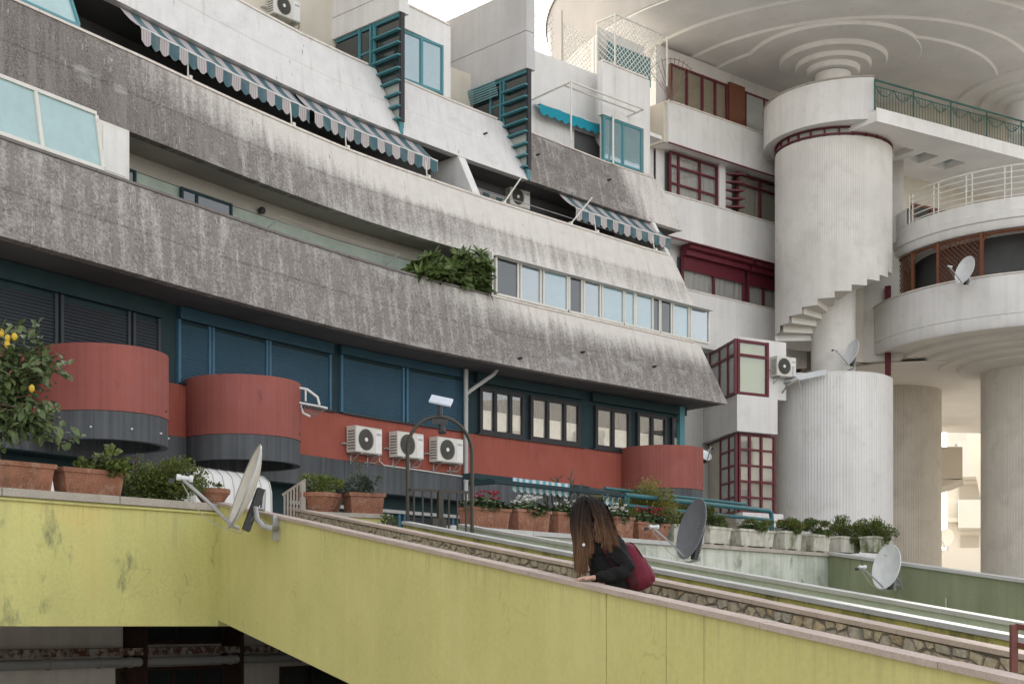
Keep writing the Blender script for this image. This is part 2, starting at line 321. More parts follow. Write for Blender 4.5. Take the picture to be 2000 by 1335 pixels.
# ---------------------------------------------------------------- plan of the place, surveyed from the photograph
CX, CY, RR, A0 = 38.633, .2186, 52.329, math.radians(153.6)   # the long facade is an arc seen from its hollow side
def ang(s): return A0 - s/RR
# plan of the facade foot: straight bay, gentle bend, straight bay (picture points on the lowest edge, 6.4 m above the eye)
_pts=[(0,460),(400,571),(500,598),(610,627),(723,655),(812,676),(902,695),(1000,714),(1100,733),(1422,789)]
VX=[((x-1000)*6.4/(HOR-y),FPX*6.4/(HOR-y)) for x,y in _pts]
dx,dy=VX[0][0]-VX[1][0],VX[0][1]-VX[1][1];l_=math.hypot(dx,dy);VX=[(VX[0][0]+dx/l_*8,VX[0][1]+dy/l_*8)]+VX[1:]
for k_ in range(3):
    a_=math.atan2(VX[0][1]-VX[1][1],VX[0][0]-VX[1][0])+math.radians(13);VX=[(VX[0][0]+14*math.cos(a_),VX[0][1]+14*math.sin(a_))]+VX
dx,dy=VX[-1][0]-VX[-2][0],VX[-1][1]-VX[-2][1];l_=math.hypot(dx,dy);VX[-1]=(VX[-1][0]+dx/l_*2,VX[-1][1]+dy/l_*2)
CH=[];KINK=[]
for (x0,y0),(x1,y1) in zip(VX,VX[1:]):
    l_=math.hypot(x1-x0,y1-y0);nx,ny=-(y1-y0)/l_,(x1-x0)/l_           # away from the court
    CH.append((math.atan2(ny,nx),nx*(x0-CX)+ny*(y0-CY)))
KINK=[(A0-(math.atan2(y-CY,x-CX)%(2*math.pi)))*RR for x,y in VX]
def chord(s):
    for i in range(len(CH)):
        if s<KINK[i+1] or i==len(CH)-1: return CH[i]
def FP(s, off, z):
    a=ang(s);r=1e9
    for am,d in CH:
        c=math.cos(a-am)
        if c>.2: r=min(r,(d+off)/c)
    return V((CX+r*math.cos(a), CY+r*math.sin(a), z))
def FN(s): am=chord(s)[0];return V((-math.cos(am),-math.sin(am),0))      # outward, to the court
def FT(s): am=chord(s)[0];return V((math.sin(am),-math.cos(am),0))       # along the facade, to the right
def hitY(px, off):
    tx=(px-1000)/FPX;best=1e9
    for am,d in CH:
        c,n=math.cos(am),math.sin(am);den=tx*c+n
        Y=(d+off+CX*c+CY*n)/den if abs(den)>1e-6 else -1
        if 0<Y<best: best=Y
    return best
def W(px, py, off):                # picture point -> (s, z) on the vertical wall at depth off
    Y=hitY(px,off);x=(px-1000)/FPX*Y;s=(A0-math.atan2(Y-CY,x-CX))*RR
    return s,(HOR-py)*Y/FPX
def sx(px, off): return W(px,0,off)[0]
def slope(s): return .40+.17*max(0,min(1.15,(s-5)/15.5))
def so_(z, s): return (z-6.4)*slope(s)
def SL(px, py, e=0):               # picture point -> (s, z) on the leaning face
    z=10.;s=10.
    for i in range(12): s,z=W(px,py,so_(z,s)+e)
    return s,z
def at(px, py, Y): return V(((px-1000)/FPX*Y, Y, (HOR-py)/FPX*Y))
def sweep(mb, prof, s0, s1, ds=.5, grime=None, shear=0.):
    n=max(1,int(abs(s1-s0)/ds+.5));vs=[];uv=[];a=[];m=len(prof(s0));fs=[]
    S=[s0+(s1-s0)*i/n for i in range(n+1)]
    S=sorted([x for x in S if all(abs(x-k)>.03 for k in KINK) or x in (s0,s1)]+[k for k in KINK if min(s0,s1)+.03<k<max(s0,s1)-.03]);n=len(S)-1
    for i in range(n+1):
        s=S[i]
        for j,(o,z) in enumerate(prof(s)):
            vs.append(FP(s,o,z));uv.append((s-shear*z,z));a.append(grime(s,o,z) if grime else 0.)
    for i in range(n):
        for j in range(m):
            k=(j+1)%m;fs.append((i*m+j,(i+1)*m+j,(i+1)*m+k,i*m+k))
    fs+= [tuple(range(m)),tuple(range(n*m,n*m+m))[::-1]]
    return mb.add(vs,fs,uv,a)
def rect(o0,o1,z0,z1): return lambda s:[(o0,z0),(o0,z1),(o1,z1),(o1,z0)]
SL0, SEND = -14., 23.2             # facade runs on out of the picture on the left
H3, H2, H1, BH = 6.4, 9.5, 12.6, 1.9

bld = empty('apartment_building', FP(10,4,-1.6), 'long curved apartment block with leaning grey concrete parapets above a red wall', 'building')
def lerp(x,*pts):
    for (a,b),(c,d) in zip(pts,pts[1:]):
        if x<=c: return b+(d-b)*max(0,min(1,(x-a)/(c-a)))
    return pts[-1][1]
def g3(s,o,z):
    v=(z-H3)/BH
    left=.92-.06*v
    right=lerp(v,(0,.80),(.25,.92),(.55,.90),(.75,.50),(.9,.12),(1,.05))
    k=lerp(s,(12.,0),(16.,1));return left*(1-k)+right*k
def g2(s,o,z):
    v=(z-H2)/BH
    a=1.2-.08*v;b=lerp(v,(0,.92),(.45,.82),(.7,.32),(1,.10));c=lerp(v,(0,.45),(.2,.75),(.5,.72),(.62,.12),(1,.02));d=lerp(v,(0,.12),(.3,.45),(.48,.48),(.58,.10),(1,.0))
    if s<3: return a
    if s<9: k=(s-3)/6;return a*(1-k)+b*k
    if s<13: k=(s-9)/4;return b*(1-k)+c*k
    k=min(1,(s-13)/5);return c*(1-k)+d*k
def g1a(s,o,z): return .10+.05*math.sin(s*2.1)
SD=SL(1238,365)[0]
def g1c(s,o,z): return lerp(s,(SD-.7,.95),(SD+.35,.22))
def parapet(zb, s0, s1, gr, mat, s1t=None):
    """leaning parapet with drip lip, groove and thickness"""
    def prof(s):
        b=lambda z:so_(z,s)
        P=[(b(zb),zb)]
        for v in (.06,.14,.22,.30,.38,.465): P.append((b(zb+BH*v),zb+BH*v))
        zg=zb+BH*.475;P+= [(b(zg)+.025,zg),(b(zg)+.025,zg+.022)]
        for v in (.50,.58,.66,.74,.82,.90,.96,1): P.append((b(zb+BH*v),zb+BH*v))
        P+= [(b(zb+BH)+.17,zb+BH),(b(zb+.25)+.2,zb+.25),(b(zb)+.22,zb)]
        return P
    mb=MB();sweep(mb,prof,s0,s1,.4,gr,.34);return mb.build('parapet',mat,bld)
def coping(zb, s0, s1, mat, h=.05, pitch=2.4):
    n=max(1,round((s1-s0)/pitch))
    for i in range(n):
        a=s0+(s1-s0)*i/n;b=s0+(s1-s0)*(i+1)/n-.012;z=zb+BH+.004
        mb=MB();sweep(mb,lambda s:[(so_(z,s)-.03,z),(so_(z,s)-.03,z+h),(so_(z,s)+.2,z+h),(so_(z,s)+.2,z)],a,b,.6)
        mb.build('coping',mat,bld)
S1A, S1B, = SL(778,244)[0], SL(1026,336)[0]
p=parapet(H3,SL0,SEND,g3,'weathered_render');p['label']='lowest leaning parapet, grey with lichen'
p=parapet(H2,SL0,sx(1365,so_(H2,22.)),g2,'weathered_render');p['label']='middle leaning parapet, black grime at the left fading to white'
SE2=sx(1365,so_(H2,22.));SE1=SL(1328,440)[0]
parapet(H1,SL0,S1A-.02,g1a,'clean_render');parapet(H1,S1A+.02,S1B-.02,g1a,'clean_render');parapet(H1,S1B+.06,SE1,g1c,'weathered_render')
coping(H3,SL0,sx(965,.76),'dark_coping');coping(H3,sx(965,.76),SEND-.25,'white_coping')
coping(H2,SL0,SE2-.2,'white_coping');coping(H1,SL0,S1A-.3,'white_coping');coping(H1,S1A+.1,S1B-.25,'white_coping');coping(H1,S1B+.1,SE1-.2,'white_coping',.04)
# floor slabs (their undersides are the balcony ceilings) and the walls behind the balconies
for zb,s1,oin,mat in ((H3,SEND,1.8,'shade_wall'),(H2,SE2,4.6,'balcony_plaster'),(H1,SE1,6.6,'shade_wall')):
    mb=MB();sweep(mb,lambda s:[(so_(zb,s)+.21,zb+.012),(so_(zb,s)+.21,zb+.26),(so_(zb,s)+oin,zb+.26),(so_(zb,s)+oin,zb+.012)],SL0,s1-.01,.6);mb.build('balcony_slab',mat,bld)
OB1=lambda s:so_(8.3,s)+1.45
mb=MB();sweep(mb,lambda s:[(OB1(s),H3+.27),(OB1(s),9.17),(OB1(s)+.2,9.17),(OB1(s)+.2,H3+.27)],SL0,SEND-1.2,.6);mb.build('back_wall','green_tile_wall',bld)
mb=MB();sweep(mb,lambda s:[(OB1(s)-.012,9.18),(OB1(s)-.012,9.505),(OB1(s)+.2,9.505),(OB1(s)+.2,9.18)],SL0,SEND-1.2,.6);mb.build('back_wall','balcony_plaster',bld)
OB2=lambda s:so_(11.4,s)+1.7
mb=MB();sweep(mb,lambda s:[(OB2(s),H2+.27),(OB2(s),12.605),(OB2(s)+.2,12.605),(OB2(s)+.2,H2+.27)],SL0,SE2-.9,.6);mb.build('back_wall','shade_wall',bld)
OR=5.7
# solid core of the block, behind every balcony: stretched and raised out of view to keep the low sun off the court
sT=sx(790,7.2);mb=MB();sweep(mb,rect(7.2,17,-1.6,26.0),SL0-22,sT,1.5);mb.build('core_wall','cream_wall',bld)
mb=MB();sweep(mb,rect(7.2,17,-1.6,18.0),sT+.01,SE2-4,1.5);mb.build('core_wall','cream_wall',bld)
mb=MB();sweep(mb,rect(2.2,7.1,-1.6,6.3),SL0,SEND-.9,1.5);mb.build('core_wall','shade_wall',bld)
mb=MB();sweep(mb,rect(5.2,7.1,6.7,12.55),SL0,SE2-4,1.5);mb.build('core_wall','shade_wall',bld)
# end walls of the balconies, leaning with the facade
for zb,ss in ((H3,SEND-.02),(H2,SE2-.02)):
    for za,zc in ((zb+BH+.01,zb+3.09),):
        if zb==H3: continue
        mb=MB();b=lambda z:so_(z,ss)
        mb.prism([FP(ss-.16,b(za),za),FP(ss-.16,b(zc),zc),FP(ss-.16,b(zc)+1.9,zc),FP(ss-.16,b(za)+1.6,za)],FT(ss)*.15);mb.build('end_wall','white_plaster',bld)
# lower storey: red wall with dark base, set back under the lowest slab
OW=1.2
ZS,ZR,ZK=4.82,3.78,3.12
mb=MB();sweep(mb,rect(OW,OW+.25,ZR,ZS),SL0,SEND-.85,.5);mb.build('red_wall','red_paint',bld)
mb=MB();sweep(mb,rect(OW-.012,OW+.25,ZK,ZR-.004),SL0,SEND-.85,.5);mb.build('plinth_band','slate_paint',bld)
mb=MB();sweep(mb,rect(OW+.12,OW+.3,ZS+.002,6.405),SL0,SEND-.85,.5);mb.build('upper_wall','teal_dark',bld)
mb=MB();sweep(mb,rect(OW+.5,OW+.8,-1.6,ZK+.05),SL0,SEND-.85,.5);mb.build('ground_floor_wall','teal_dark',bld)
mb=MB();sweep(mb,rect(OW+.03,OW+.5,ZK-.02,ZK+.06),SL0,SEND-.85,.5);mb.build('lintel','teal_dark',bld)
e=SEND-.83
mb=MB();mb.obox(FP(e,OW-.02,-1.6),FT(e)*.22,-FN(e)*2.2,V((0,0,8.0)));mb.build('end_wall','teal_paint',bld)
# ---------------------------------------------------------------- ramps: three parallel flights running down to the lower right
RA,RD,RNv=V((.545,8.5,0)),V((.4602,-.8878,0)),V((.8878,.4602,0))
RG=.138
def RP(t,w_,z): p=RA+RD*t+RNv*w_;return V((p.x,p.y,z))
def ramp_wall(mb,t0,t1,w0,w1,zt,hb,n=1,gap=0):
    for i in range(n):
        a=t0+(t1-t0)*i/n+gap/2;b=t0+(t1-t0)*(i+1)/n-gap/2
        za,zb=zt-RG*a,zt-RG*b
        mb.hexa([RP(a,w0,za-hb),RP(b,w0,zb-hb),RP(b,w1,zb-hb),RP(a,w1,za-hb),RP(a,w0,za),RP(b,w0,zb),RP(b,w1,zb),RP(a,w1,za)])
    return mb
def copings(parent,t0,t1,w0,w1,zt,h,mat,pitch=1.25):
    n=round((t1-t0)/pitch)
    for i in range(n):
        a=t0+(t1-t0)*i/n;b=t0+(t1-t0)*(i+1)/n
        mb=MB();dz=R_.uniform(-.002,.002);ramp_wall(mb,a,b,w0,w1,zt+dz,h,1,.006);mb.build('coping_stone',mat,parent)
CT=-8.22                                  # inner corner with the terrace wall
fw=empty('ramp_wall',RP(0,.1,-1.0),'yellow-green ramp wall with pinkish stone coping that the woman leans on','wall')
mb=MB();z0=.232-.031
for a,b in ((CT,.02),(.035,.66),(.668,1.02),(1.028,5.2)): ramp_wall(mb,a,b,0,.085,z0,1.27)
mb.build('wall','yellow_wall',fw)
mb=MB();ramp_wall(mb,CT,5.2,.012,.08,z0-.01,1.2);mb.build('wall_core','yellow_moss',fw)
copings(fw,CT-.02,5.2,-.022,.105,.232,.03,'coping_pink')
deck=MB();ramp_wall(deck,CT,5.2,.086,1.114,.257-1.02,.22);tag(deck.build('ramp_path','paving'),kind='structure')
sw=empty('stone_clad_wall',RP(0,1.2,-1.0),'ramp side wall clad in irregular brown stones under a stone coping','wall')
ZB=.164
mb=MB();ramp_wall(mb,CT-.9,5.2,1.115,1.20,ZB-.029,1.0);mb.build('wall','mortar',sw)
copings(sw,CT-.9,5.2,1.085,1.225,ZB,.028,'coping_pink',1.3)
# crazy paving: polygon cells grown around jittered points
def voronoi(t0,t1,h,cell,seed):
    r=random.Random(seed);pts=[];nx=int((t1-t0)/cell);ny=max(2,int(h/cell)+1)
    for i in range(-1,nx+1):
        for j in range(-2,ny+2): pts.append((t0+(i+.5+r.uniform(-.44,.44))*cell,(j+.5+r.uniform(-.44,.44))*cell*.9,i,j))
    out=[];g={(p[2],p[3]):p for p in pts}
    for (x,y,i,j) in pts:
        if not(0<=i<nx and -1<=j<=ny): continue
        poly=[(x-cell*1.5,y-cell*1.5),(x+cell*1.5,y-cell*1.5),(x+cell*1.5,y+cell*1.5),(x-cell*1.5,y+cell*1.5)]
        pl=[(mx,my,nx_,ny_) for mx,my,nx_,ny_ in (((x+q[0])/2,(y+q[1])/2,q[0]-x,q[1]-y) for a in range(-2,3) for b in range(-2,3) if (a or b) for q in [g.get((i+a,j+b))] if q)]
        pl+= [(0,0,0,-1),(0,h,0,1)]
        for mx,my,ax,ay in pl:
            new=[]
            for (p,q) in zip(poly,poly[1:]+poly[:1]):
                dp=(p[0]-mx)*ax+(p[1]-my)*ay;dq=(q[0]-mx)*ax+(q[1]-my)*ay
                if dp<=0: new.append(p)
                if dp*dq<0: k=dp/(dp-dq);new.append((p[0]+(q[0]-p[0])*k,p[1]+(q[1]-p[1])*k))
            poly=new
            if len(poly)<3: break
        if len(poly)>=3: out.append(poly)
    return out
def stones():
    cells=voronoi(-8.9,4.6,.43,.10,5);cells.sort(key=lambda c:-sum(p[0] for p in c)/len(c));rest=MB();r=random.Random(3);cnt=0
    for c in cells:
        cx=sum(p[0] for p in c)/len(c);cy=sum(p[1] for p in c)/len(c)
        inn=[];g=.010
        for p in c:
            d=math.hypot(p[0]-cx,p[1]-cy)
            k=max(.3,1-g/max(d,.02)*1.15);inn.append((cx+(p[0]-cx)*k+r.uniform(-.004,.004),cy+(p[1]-cy)*k+r.uniform(-.004,.004)))
        area=abs(sum(a[0]*b[1]-b[0]*a[1] for a,b in zip(inn,inn[1:]+inn[:1])))/2
        if area<.0012: continue
        pr=r.uniform(.010,.022);n=len(inn)
        zz=lambda t,y:ZB-RG*t-.031-.43+y
        back=[RP(p[0],1.117,zz(*p)) for p in inn];fr=[RP(cx+(p[0]-cx)*.93,1.115-pr+r.uniform(-.004,.004),zz(cx+(p[0]-cx)*.93,cy+(p[1]-cy)*.93)) for p in inn]
        vs=back+fr+[RP(cx,1.115-pr-.003,zz(cx,cy))]
        fs=[(i,(i+1)%n,(i+1)%n+n,i+n) for i in range(n)]+[(i+n,(i+1)%n+n,2*n) for i in range(n)]
        if cnt<295: MB().add(vs,fs).build('stone','stone_%d'%r.randrange(6),sw);cnt+=1
        else: rest.add(vs,fs)
    if rest.v: tag(rest.build('stone_facing','stone_1',sw),kind='stuff')
stones()
aw=empty('yellow_ramp_wall',RP(0,2.0,-1),'mossy yellow ramp wall under the lower of two white copings','wall')
mb=MB();ramp_wall(mb,-7.5,5.2,1.9,1.98,.136-.034,1.3);mb.build('wall','yellow_moss',aw);copings(aw,-7.5,5.2,1.88,2.0,.136,.033,'coping_white',2.6)
bw=empty('green_ramp_wall',RP(0,3.3,-1),'pale green ramp wall under the upper of two white copings','wall')
mb=MB();ramp_wall(mb,-8.8,5.2,3.2,3.28,.053-.034,1.3);mb.build('wall','pale_green',bw);copings(bw,-8.8,5.2,3.18,3.30,.053,.033,'coping_white',2.6)
deck=MB();ramp_wall(deck,-8.6,5.2,1.99,3.19,-.85,.2);tag(deck.build('ramp_path','paving'),kind='structure')
# terrace wall on the left and the deck behind it
LD=V((-.68,-.733,0)).normalized();LC=RP(CT,0,0);LN=V((-LD.y,LD.x,0)) # LN: away from viewer
if LN.y<0: LN=-LN
LW=empty('terrace_wall',LC+LD*3,'mould-stained yellow terrace wall carrying terracotta planters','wall')
def LP(d,w_,z): p=LC+LD*d+LN*w_;return V((p.x,p.y,z))
mb=MB();n=24
mb.hexa([LP(-.0,0,0.),LP(9,0,0.),LP(9,.28,0.),LP(-.35,.28,0.),LP(0,0,1.265),LP(9,0,1.265),LP(9,.28,1.265),LP(-.35,.28,1.265)]);mb.build('wall','yellow_mould',LW)
for i in range(7):
    a=-.05+i*1.3;mb=MB();mb.obox(LP(a+.004,-.035,1.266),LD*1.29,LN*.36,V((0,0,.08)));mb.build('coping_stone','coping_stone',LW)
mb=MB();mb.tube([LP(d,-.016,1.235+.002*math.sin(d*3)) for d in (0,.7,1.5,2.5,4,6,9)],.014,8);mb.build('conduit','yellow_wall',LW)
# deck polygon: from terrace wall to the block
pl=[LP(9,.25,0),LP(-.35,.25,0),RP(CT,1.2,0),RP(CT-.4,3.6,0),V((-.5,21.9,0)),V((6.4,29.4,0))]+[FP(s,OW+.4,0) for s in (20,16,12,8,4,0,-4,-8,-12)]
mb=MB();mb.prism([V((p.x,p.y,.06)) for p in pl],(0,0,.3));tag(mb.build('terrace_floor','paving'),kind='structure')
# planter wall along the terrace and the olive ramp wall beyond it
PA,PB=V((-.95,21.25,0)),V((6.48,29.4,0));PD=(PB-PA).normalized();PN=V((-PD.y,PD.x,0));PLEN=(PB-PA).length
def PP(d,w_,z): p=PA+PD*d+PN*w_;return V((p.x,p.y,z))
pw=empty('planter_wall',PP(5,0,-1),'stained pale wall carrying the row of flower planters','wall')
mb=MB();mb.obox(PP(0,0,-1.6),PD*PLEN,PN*.3,V((0,0,3.02)));mb.build('wall','stained_white',pw)
n=6
for i in range(n):
    mb=MB();mb.obox(PP(PLEN*i/n+.004,-.07,1.424),PD*(PLEN/n-.008),PN*.44,V((0,0,.07)));mb.build('coping_stone','coping_white' if i<3 else 'coping_stone',pw)
GA=PB
def GP(t,w_,z): p=GA+RD*t+RNv*w_;return V((p.x,p.y,z))
def green_wall(label,w0,t0,t1,zt,mat,name):
    g=empty(name,GP(2,w0,-1),label,'wall')
    mb=MB();p=lambda t,w_,dz:GP(t,w_,zt-RG*t+dz)
    mb.hexa([GP(t0,w0,-1.6),GP(t1,w0,-1.6),GP(t1,w0+.18,-1.6),GP(t0,w0+.18,-1.6),p(t0,w0,0),p(t1,w0,0),p(t1,w0+.18,0),p(t0,w0+.18,0)]);mb.build('wall',mat,g)
    n=4
    for i in range(n):
        a=t0+(t1-t0)*i/n;b=t0+(t1-t0)*(i+1)/n-.006;mb=MB();q=lambda t,w_,dz:p(t,w_,dz)
        mb.hexa([q(a,w0-.05,.003),q(b,w0-.05,.003),q(b,w0+.23,.003),q(a,w0+.23,.003),q(a,w0-.05,.06),q(b,w0-.05,.06),q(b,w0+.23,.06),q(a,w0+.23,.06)]);mb.build('coping_stone','coping_white',g)
green_wall('dark olive ramp wall with white coping holding the white satellite dish',0,-.0,9,1.46,'olive_wall','olive_ramp_wall')
green_wall('farther olive ramp wall whose coping runs just above the first',1.5,-1.6,9,1.28,'olive_wall','olive_ramp_wall')
mb=MB();t0,t1=-.5,9
mb.hexa([GP(t0,.18,.3-RG*t0),GP(t1,.18,.3-RG*t1),GP(t1,1.5,.3-RG*t1),GP(t0,1.5,.3-RG*t0),GP(t0,.18,.45-RG*t0),GP(t1,.18,.45-RG*t1),GP(t1,1.5,.45-RG*t1),GP(t0,1.5,.45-RG*t0)]);tag(mb.build('ramp_path','paving'),kind='structure')
# ground sheet
mb=MB();mb.add([(-300,-200,-1.62),(300,-200,-1.62),(300,400,-1.62),(-300,400,-1.62)],[(0,1,2,3)]);tag(mb.build('ground','ground_dirt'),kind='structure')
mb=MB();mb.add([(-26,-8,-1.612),(9,-8,-1.612),(9,30,-1.612),(-26,30,-1.612)],[(0,1,2,3)]);tag(mb.build('bounce_sheet','bounce_paving'),kind='structure')  # added pale sheet that bounces light into the front under the terrace

hw=empty('ramp_head_wall',RP(-8.75,1.7,.3),'short yellow wall with stone top at the head of the ramps carrying two pots','wall')
mb=MB();mb.obox(RP(-8.95,1.24,-.2),RNv*.92,RD*.36,V((0,0,1.48)));mb.build('wall','yellow_wall',hw)
mb=MB();mb.obox(RP(-8.98,1.23,1.283),RNv*.96,RD*.42,V((0,0,.05)));mb.build('coping_stone','coping_stone',hw)
# ---------------------------------------------------------------- details of the long block
def fbox(mb,s0,s1,o0,o1,z0,z1,ds=1.2): return sweep(mb,rect(o0,o1,z0,z1),s0,s1,ds)
def fwindow(parent,s0,s1,z0,z1,off,cols,rows=(0,1),fw=.05,fd=.06,frame='frame_dark',pane='pane_clear',name='window',label=None,outer=None):
    """frame with mullions standing proud of a wall at depth off; one pane object per light. cols/rows are fractions"""
    mb=MB();ow=outer or fw
    X=[s0+(s1-s0)*c for c in cols];Z=[z0+(z1-z0)*r for r in rows]
    for i,x in enumerate(X):
        w_=ow if i in(0,len(X)-1) else fw
        a=x-(0 if i==0 else w_ if i==len(X)-1 else w_/2);fbox(mb,a,a+w_,off-fd,off,z0,z1)
    for j,z in enumerate(Z):
        w_=ow if j in(0,len(Z)-1) else fw*.8
        b=z-(0 if j==0 else w_ if j==len(Z)-1 else w_/2)
        for i in range(len(X)-1):
            a0=X[i]+(ow if i==0 else fw/2)+.001;a1=X[i+1]-(ow if i==len(X)-2 else fw/2)-.001
            fbox(mb,a0,a1,off-fd+.004,off-.002,b,b+w_)
    o=mb.build(name,frame,parent)
    if label:o['label']=label
    for i in range(len(X)-1):
        for j in range(len(Z)-1):
            m=MB();fbox(m,X[i]+.008,X[i+1]-.008,off-fd*.55,off-fd*.4,Z[j]+.008,Z[j+1]-.008);m.build('pane',pane[(i+j)%len(pane)] if isinstance(pane,list) else pane,o)
    return o
def fshutter(parent,s0,s1,z0,z1,off,mat,pitch=.055,tilt=.6,frame=None):
    """roller shutter: every slat a curved lath"""
    mb=MB();n=int((z1-z0)/pitch)
    prof=[]
    for i in range(n):
        z=z0+i*pitch;prof+= [(off-.012,z),(off-.030,z+pitch*.45),(off-.026,z+pitch*.8),(off-.006,z+pitch*.9)]
    prof+= [(off-.012,z0+n*pitch),(off+.02,z0+n*pitch),(off+.02,z0)]
    sweep(mb,lambda s:prof,s0,s1,1.2);o=mb.build('shutter',mat,parent)
    if frame:
        
        for a_ in (s0-.07,s1+.004): m=MB();fbox(m,a_,a_+.066,off-.06,off+.03,z0-.02,z1+.06);m.build('guide_rail',frame,o)
    return o
def curtain(parent,P0,T,N,wd,z0,z1,mat,folds=7,amp=.02,name='curtain'):
    mb=MB();n=folds*6;vs=[];fs=[]
    for j in (0,1):
        for i in range(n+1):
            p=V(P0)+T*(wd*i/n)+N*(amp*math.sin(i/n*folds*2*math.pi+j*.4)+amp*.4*math.sin(i*1.7));vs.append((p.x,p.y,z0 if j==0 else z1))
    for i in range(n): fs.append((i,i+1,n+2+i,n+1+i))
    mb.add(vs,fs);return mb.build(name,mat,parent,smooth=True)
O1=OW+.118
ZT1=W(121,583,O1)[1];ZT2=W(349,630,O1)[1];ZT3=W(664,698,O1)[1]
for a,b in ((-70,103),(121,246),(262,305)): fshutter(bld,sx(a,O1),sx(b,O1),3.9,ZT1,O1,'shutter_dark',.062,frame='shutter_dark')
for a,b in ((350,404),(416,516),(527,640)): fshutter(bld,sx(a,O1),sx(b,O1),ZS+.05,ZT2,O1,'shutter_blue',.05,frame='frame_blue')
for a,b in ((667,783),(795,902)): fshutter(bld,sx(a,O1),sx(b,O1),ZS+.05,ZT3,O1,'shutter_blue',.05,frame='frame_blue')
for a,b,zt in ((-70,310,ZT1),(345,645,ZT2),(660,908,ZT3),(926,1135,6.08),(1152,1336,6.08)):
    mb=MB();fbox(mb,sx(a,O1),sx(b,O1),O1-.12,O1-.002,zt+.07,6.39);mb.build('roller_box','teal_dark' if a<0 or a>900 else 'box_blue_shaded',bld)
for a,b in ((345,645),(660,908),(926,1135),(1152,1250)):
    mb=MB();fbox(mb,sx(a,O1),sx(b,O1),OW-.05,OW+.119,ZS+.003,ZS+.045);mb.build('sill','frame_dark',bld)
ZW0,ZW1=ZS+.06,6.05
for a,b,c in ((933,1021,(0,.34,.68,1)),(1032,1130,(0,.34,.68,1)),(1159,1228,(0,.5,1)),(1241,1299,(0,.5,1)),(1309,1331,(0,1))):
    s0,s1=sx(a,O1),sx(b,O1)
    wn=fwindow(bld,s0,s1,ZW0,ZW1,O1,c,(0,1),.10,.09,'frame_dark','pane_mirror')
    for i in range(len(c)-1):
        x0=s0+(s1-s0)*c[i]+.09;x1=s0+(s1-s0)*c[i+1]-.09
        curtain(wn,FP(x0,O1-.012,0),FT(s0),FN(s0),x1-x0,ZW0+.62,ZW1-.05,'curtain_check',5,.008);curtain(wn,FP(x0,O1-.012,0),FT(s0),FN(s0),x1-x0,ZW0+.04,ZW0+.60,'reflection_cream',3,.006)  # lower pale sheet stands in for the sunlit reflection in the glass
# round red balconies
RB=1.18
def round_balcony(px,label,fixings=3):
    s=sx(px,.65);c=FP(s,.65,0)
    mb=MB();mb.lathe((c.x,c.y,0),[(RB-.1,ZR),(RB,ZR),(RB,4.95),(RB-.1,4.95),(RB-.1,ZR)],64);o=mb.build('round_balcony','red_board',bld,smooth=True);o['label']=label
    mb=MB();mb.lathe((c.x,c.y,0),[(RB-.14,ZR-.50),(RB-.012,ZR-.50),(RB-.012,ZR-.006),(RB-.14,ZR-.006),(RB-.14,ZR-.50)],64);mb.build('balcony_base','slate_paint',o,smooth=True)
    mb=MB();mb.disc((c.x,c.y,ZR-.12),RB-.13,48,False);mb.disc((c.x,c.y,ZR-.02),RB-.13,48);mb.build('balcony_floor','shade_wall',o)
    n=FN(s);t=FT(s)
    for k in range(fixings):
        a=-.9+k*.6;d=n*math.cos(a)+t*math.sin(a);p=c+d*RB;mb=MB();mb.tube([V((p.x,p.y,3.48))-d*.03,V((p.x,p.y,3.48))+d*.02],.018,6);mb.build('bolt','metal_white',o)
    d=(n*math.cos(.5)+t*math.sin(.5));p=c+d*RB;mb=MB();mb.tube([V((p.x,p.y,ZR+.13))-d*.05,V((p.x,p.y,ZR+.13))+d*.012],.022,8);mb.build('drain','frame_dark',o)
round_balcony(200,'half-round red balcony behind the lemon tree',4)
round_balcony(474,'half-round red balcony left of the drying rack',0)
round_balcony(1291,'half-round red balcony with rust runs at the end',0)
# enclosure of the lowest balcony on the left: big milky panes that follow the lean, closed by a white end panel
def lean_window(parent,a,b,lean,cols,zb,zt,fw,frame,pane,e=.02,label=None,fd=.07):
    """window lying in the leaning face between two parapets; one pane per light, sash frames"""
    mb=MB();X=[a+(b-a)*c for c in cols]
    P=lambda s,z,d=0:FP(s,(so_(z,s) if lean is None else so_(zb,s)+lean*(z-zb))+e-d,z)
    def bar(s0,s1,z0,z1,d=fd):
        mb.hexa([P(s0,z0,d),P(s1,z0,d),P(s1,z0),P(s0,z0),P(s0,z1,d),P(s1,z1,d),P(s1,z1),P(s0,z1)])
    bar(a,b,zb,zb+fw);bar(a,b,zt-fw,zt)
    for x in X: bar(x-fw/2,x+fw/2,zb+fw+.002,zt-fw-.002,fd-.003)
    o=mb.build('window',frame,parent)
    if label:o['label']=label
    for i in range(len(X)-1):
        pn=pane[i%len(pane)] if isinstance(pane,list) else pane
        if pn is None: continue
        m=MB();s0,s1=X[i]+fw/2-.01,X[i+1]-fw/2+.01;z0,z1=zb+fw-.01,zt-fw+.01
        m.hexa([P(s0,z0,.035),P(s1,z0,.035),P(s1,z0,.025),P(s0,z0,.025),P(s0,z1,.035),P(s1,z1,.035),P(s1,z1,.025),P(s0,z1,.025)]);m.build('pane',pn,o)
    return o
sA=SL(186,290)[0];sB=SL(68,250)[0]
lean_window(bld,sA-2*(sA-sB),sA,.17,(0,.5,1),8.36,9.49,.07,'frame_white','pane_teal',label='milky teal glazing of the lower balcony at the left edge')
lean_window(bld,sA-4.2,sA-2*(sA-sB)-.05,.17,(0,.5,1),8.36,9.49,.07,'frame_white','pane_teal')
mb=MB();fbox(mb,sx(190,.9),sx(251,.9),.88,.93,8.36,9.34);o=mb.build('side_panel','frame_white',bld)
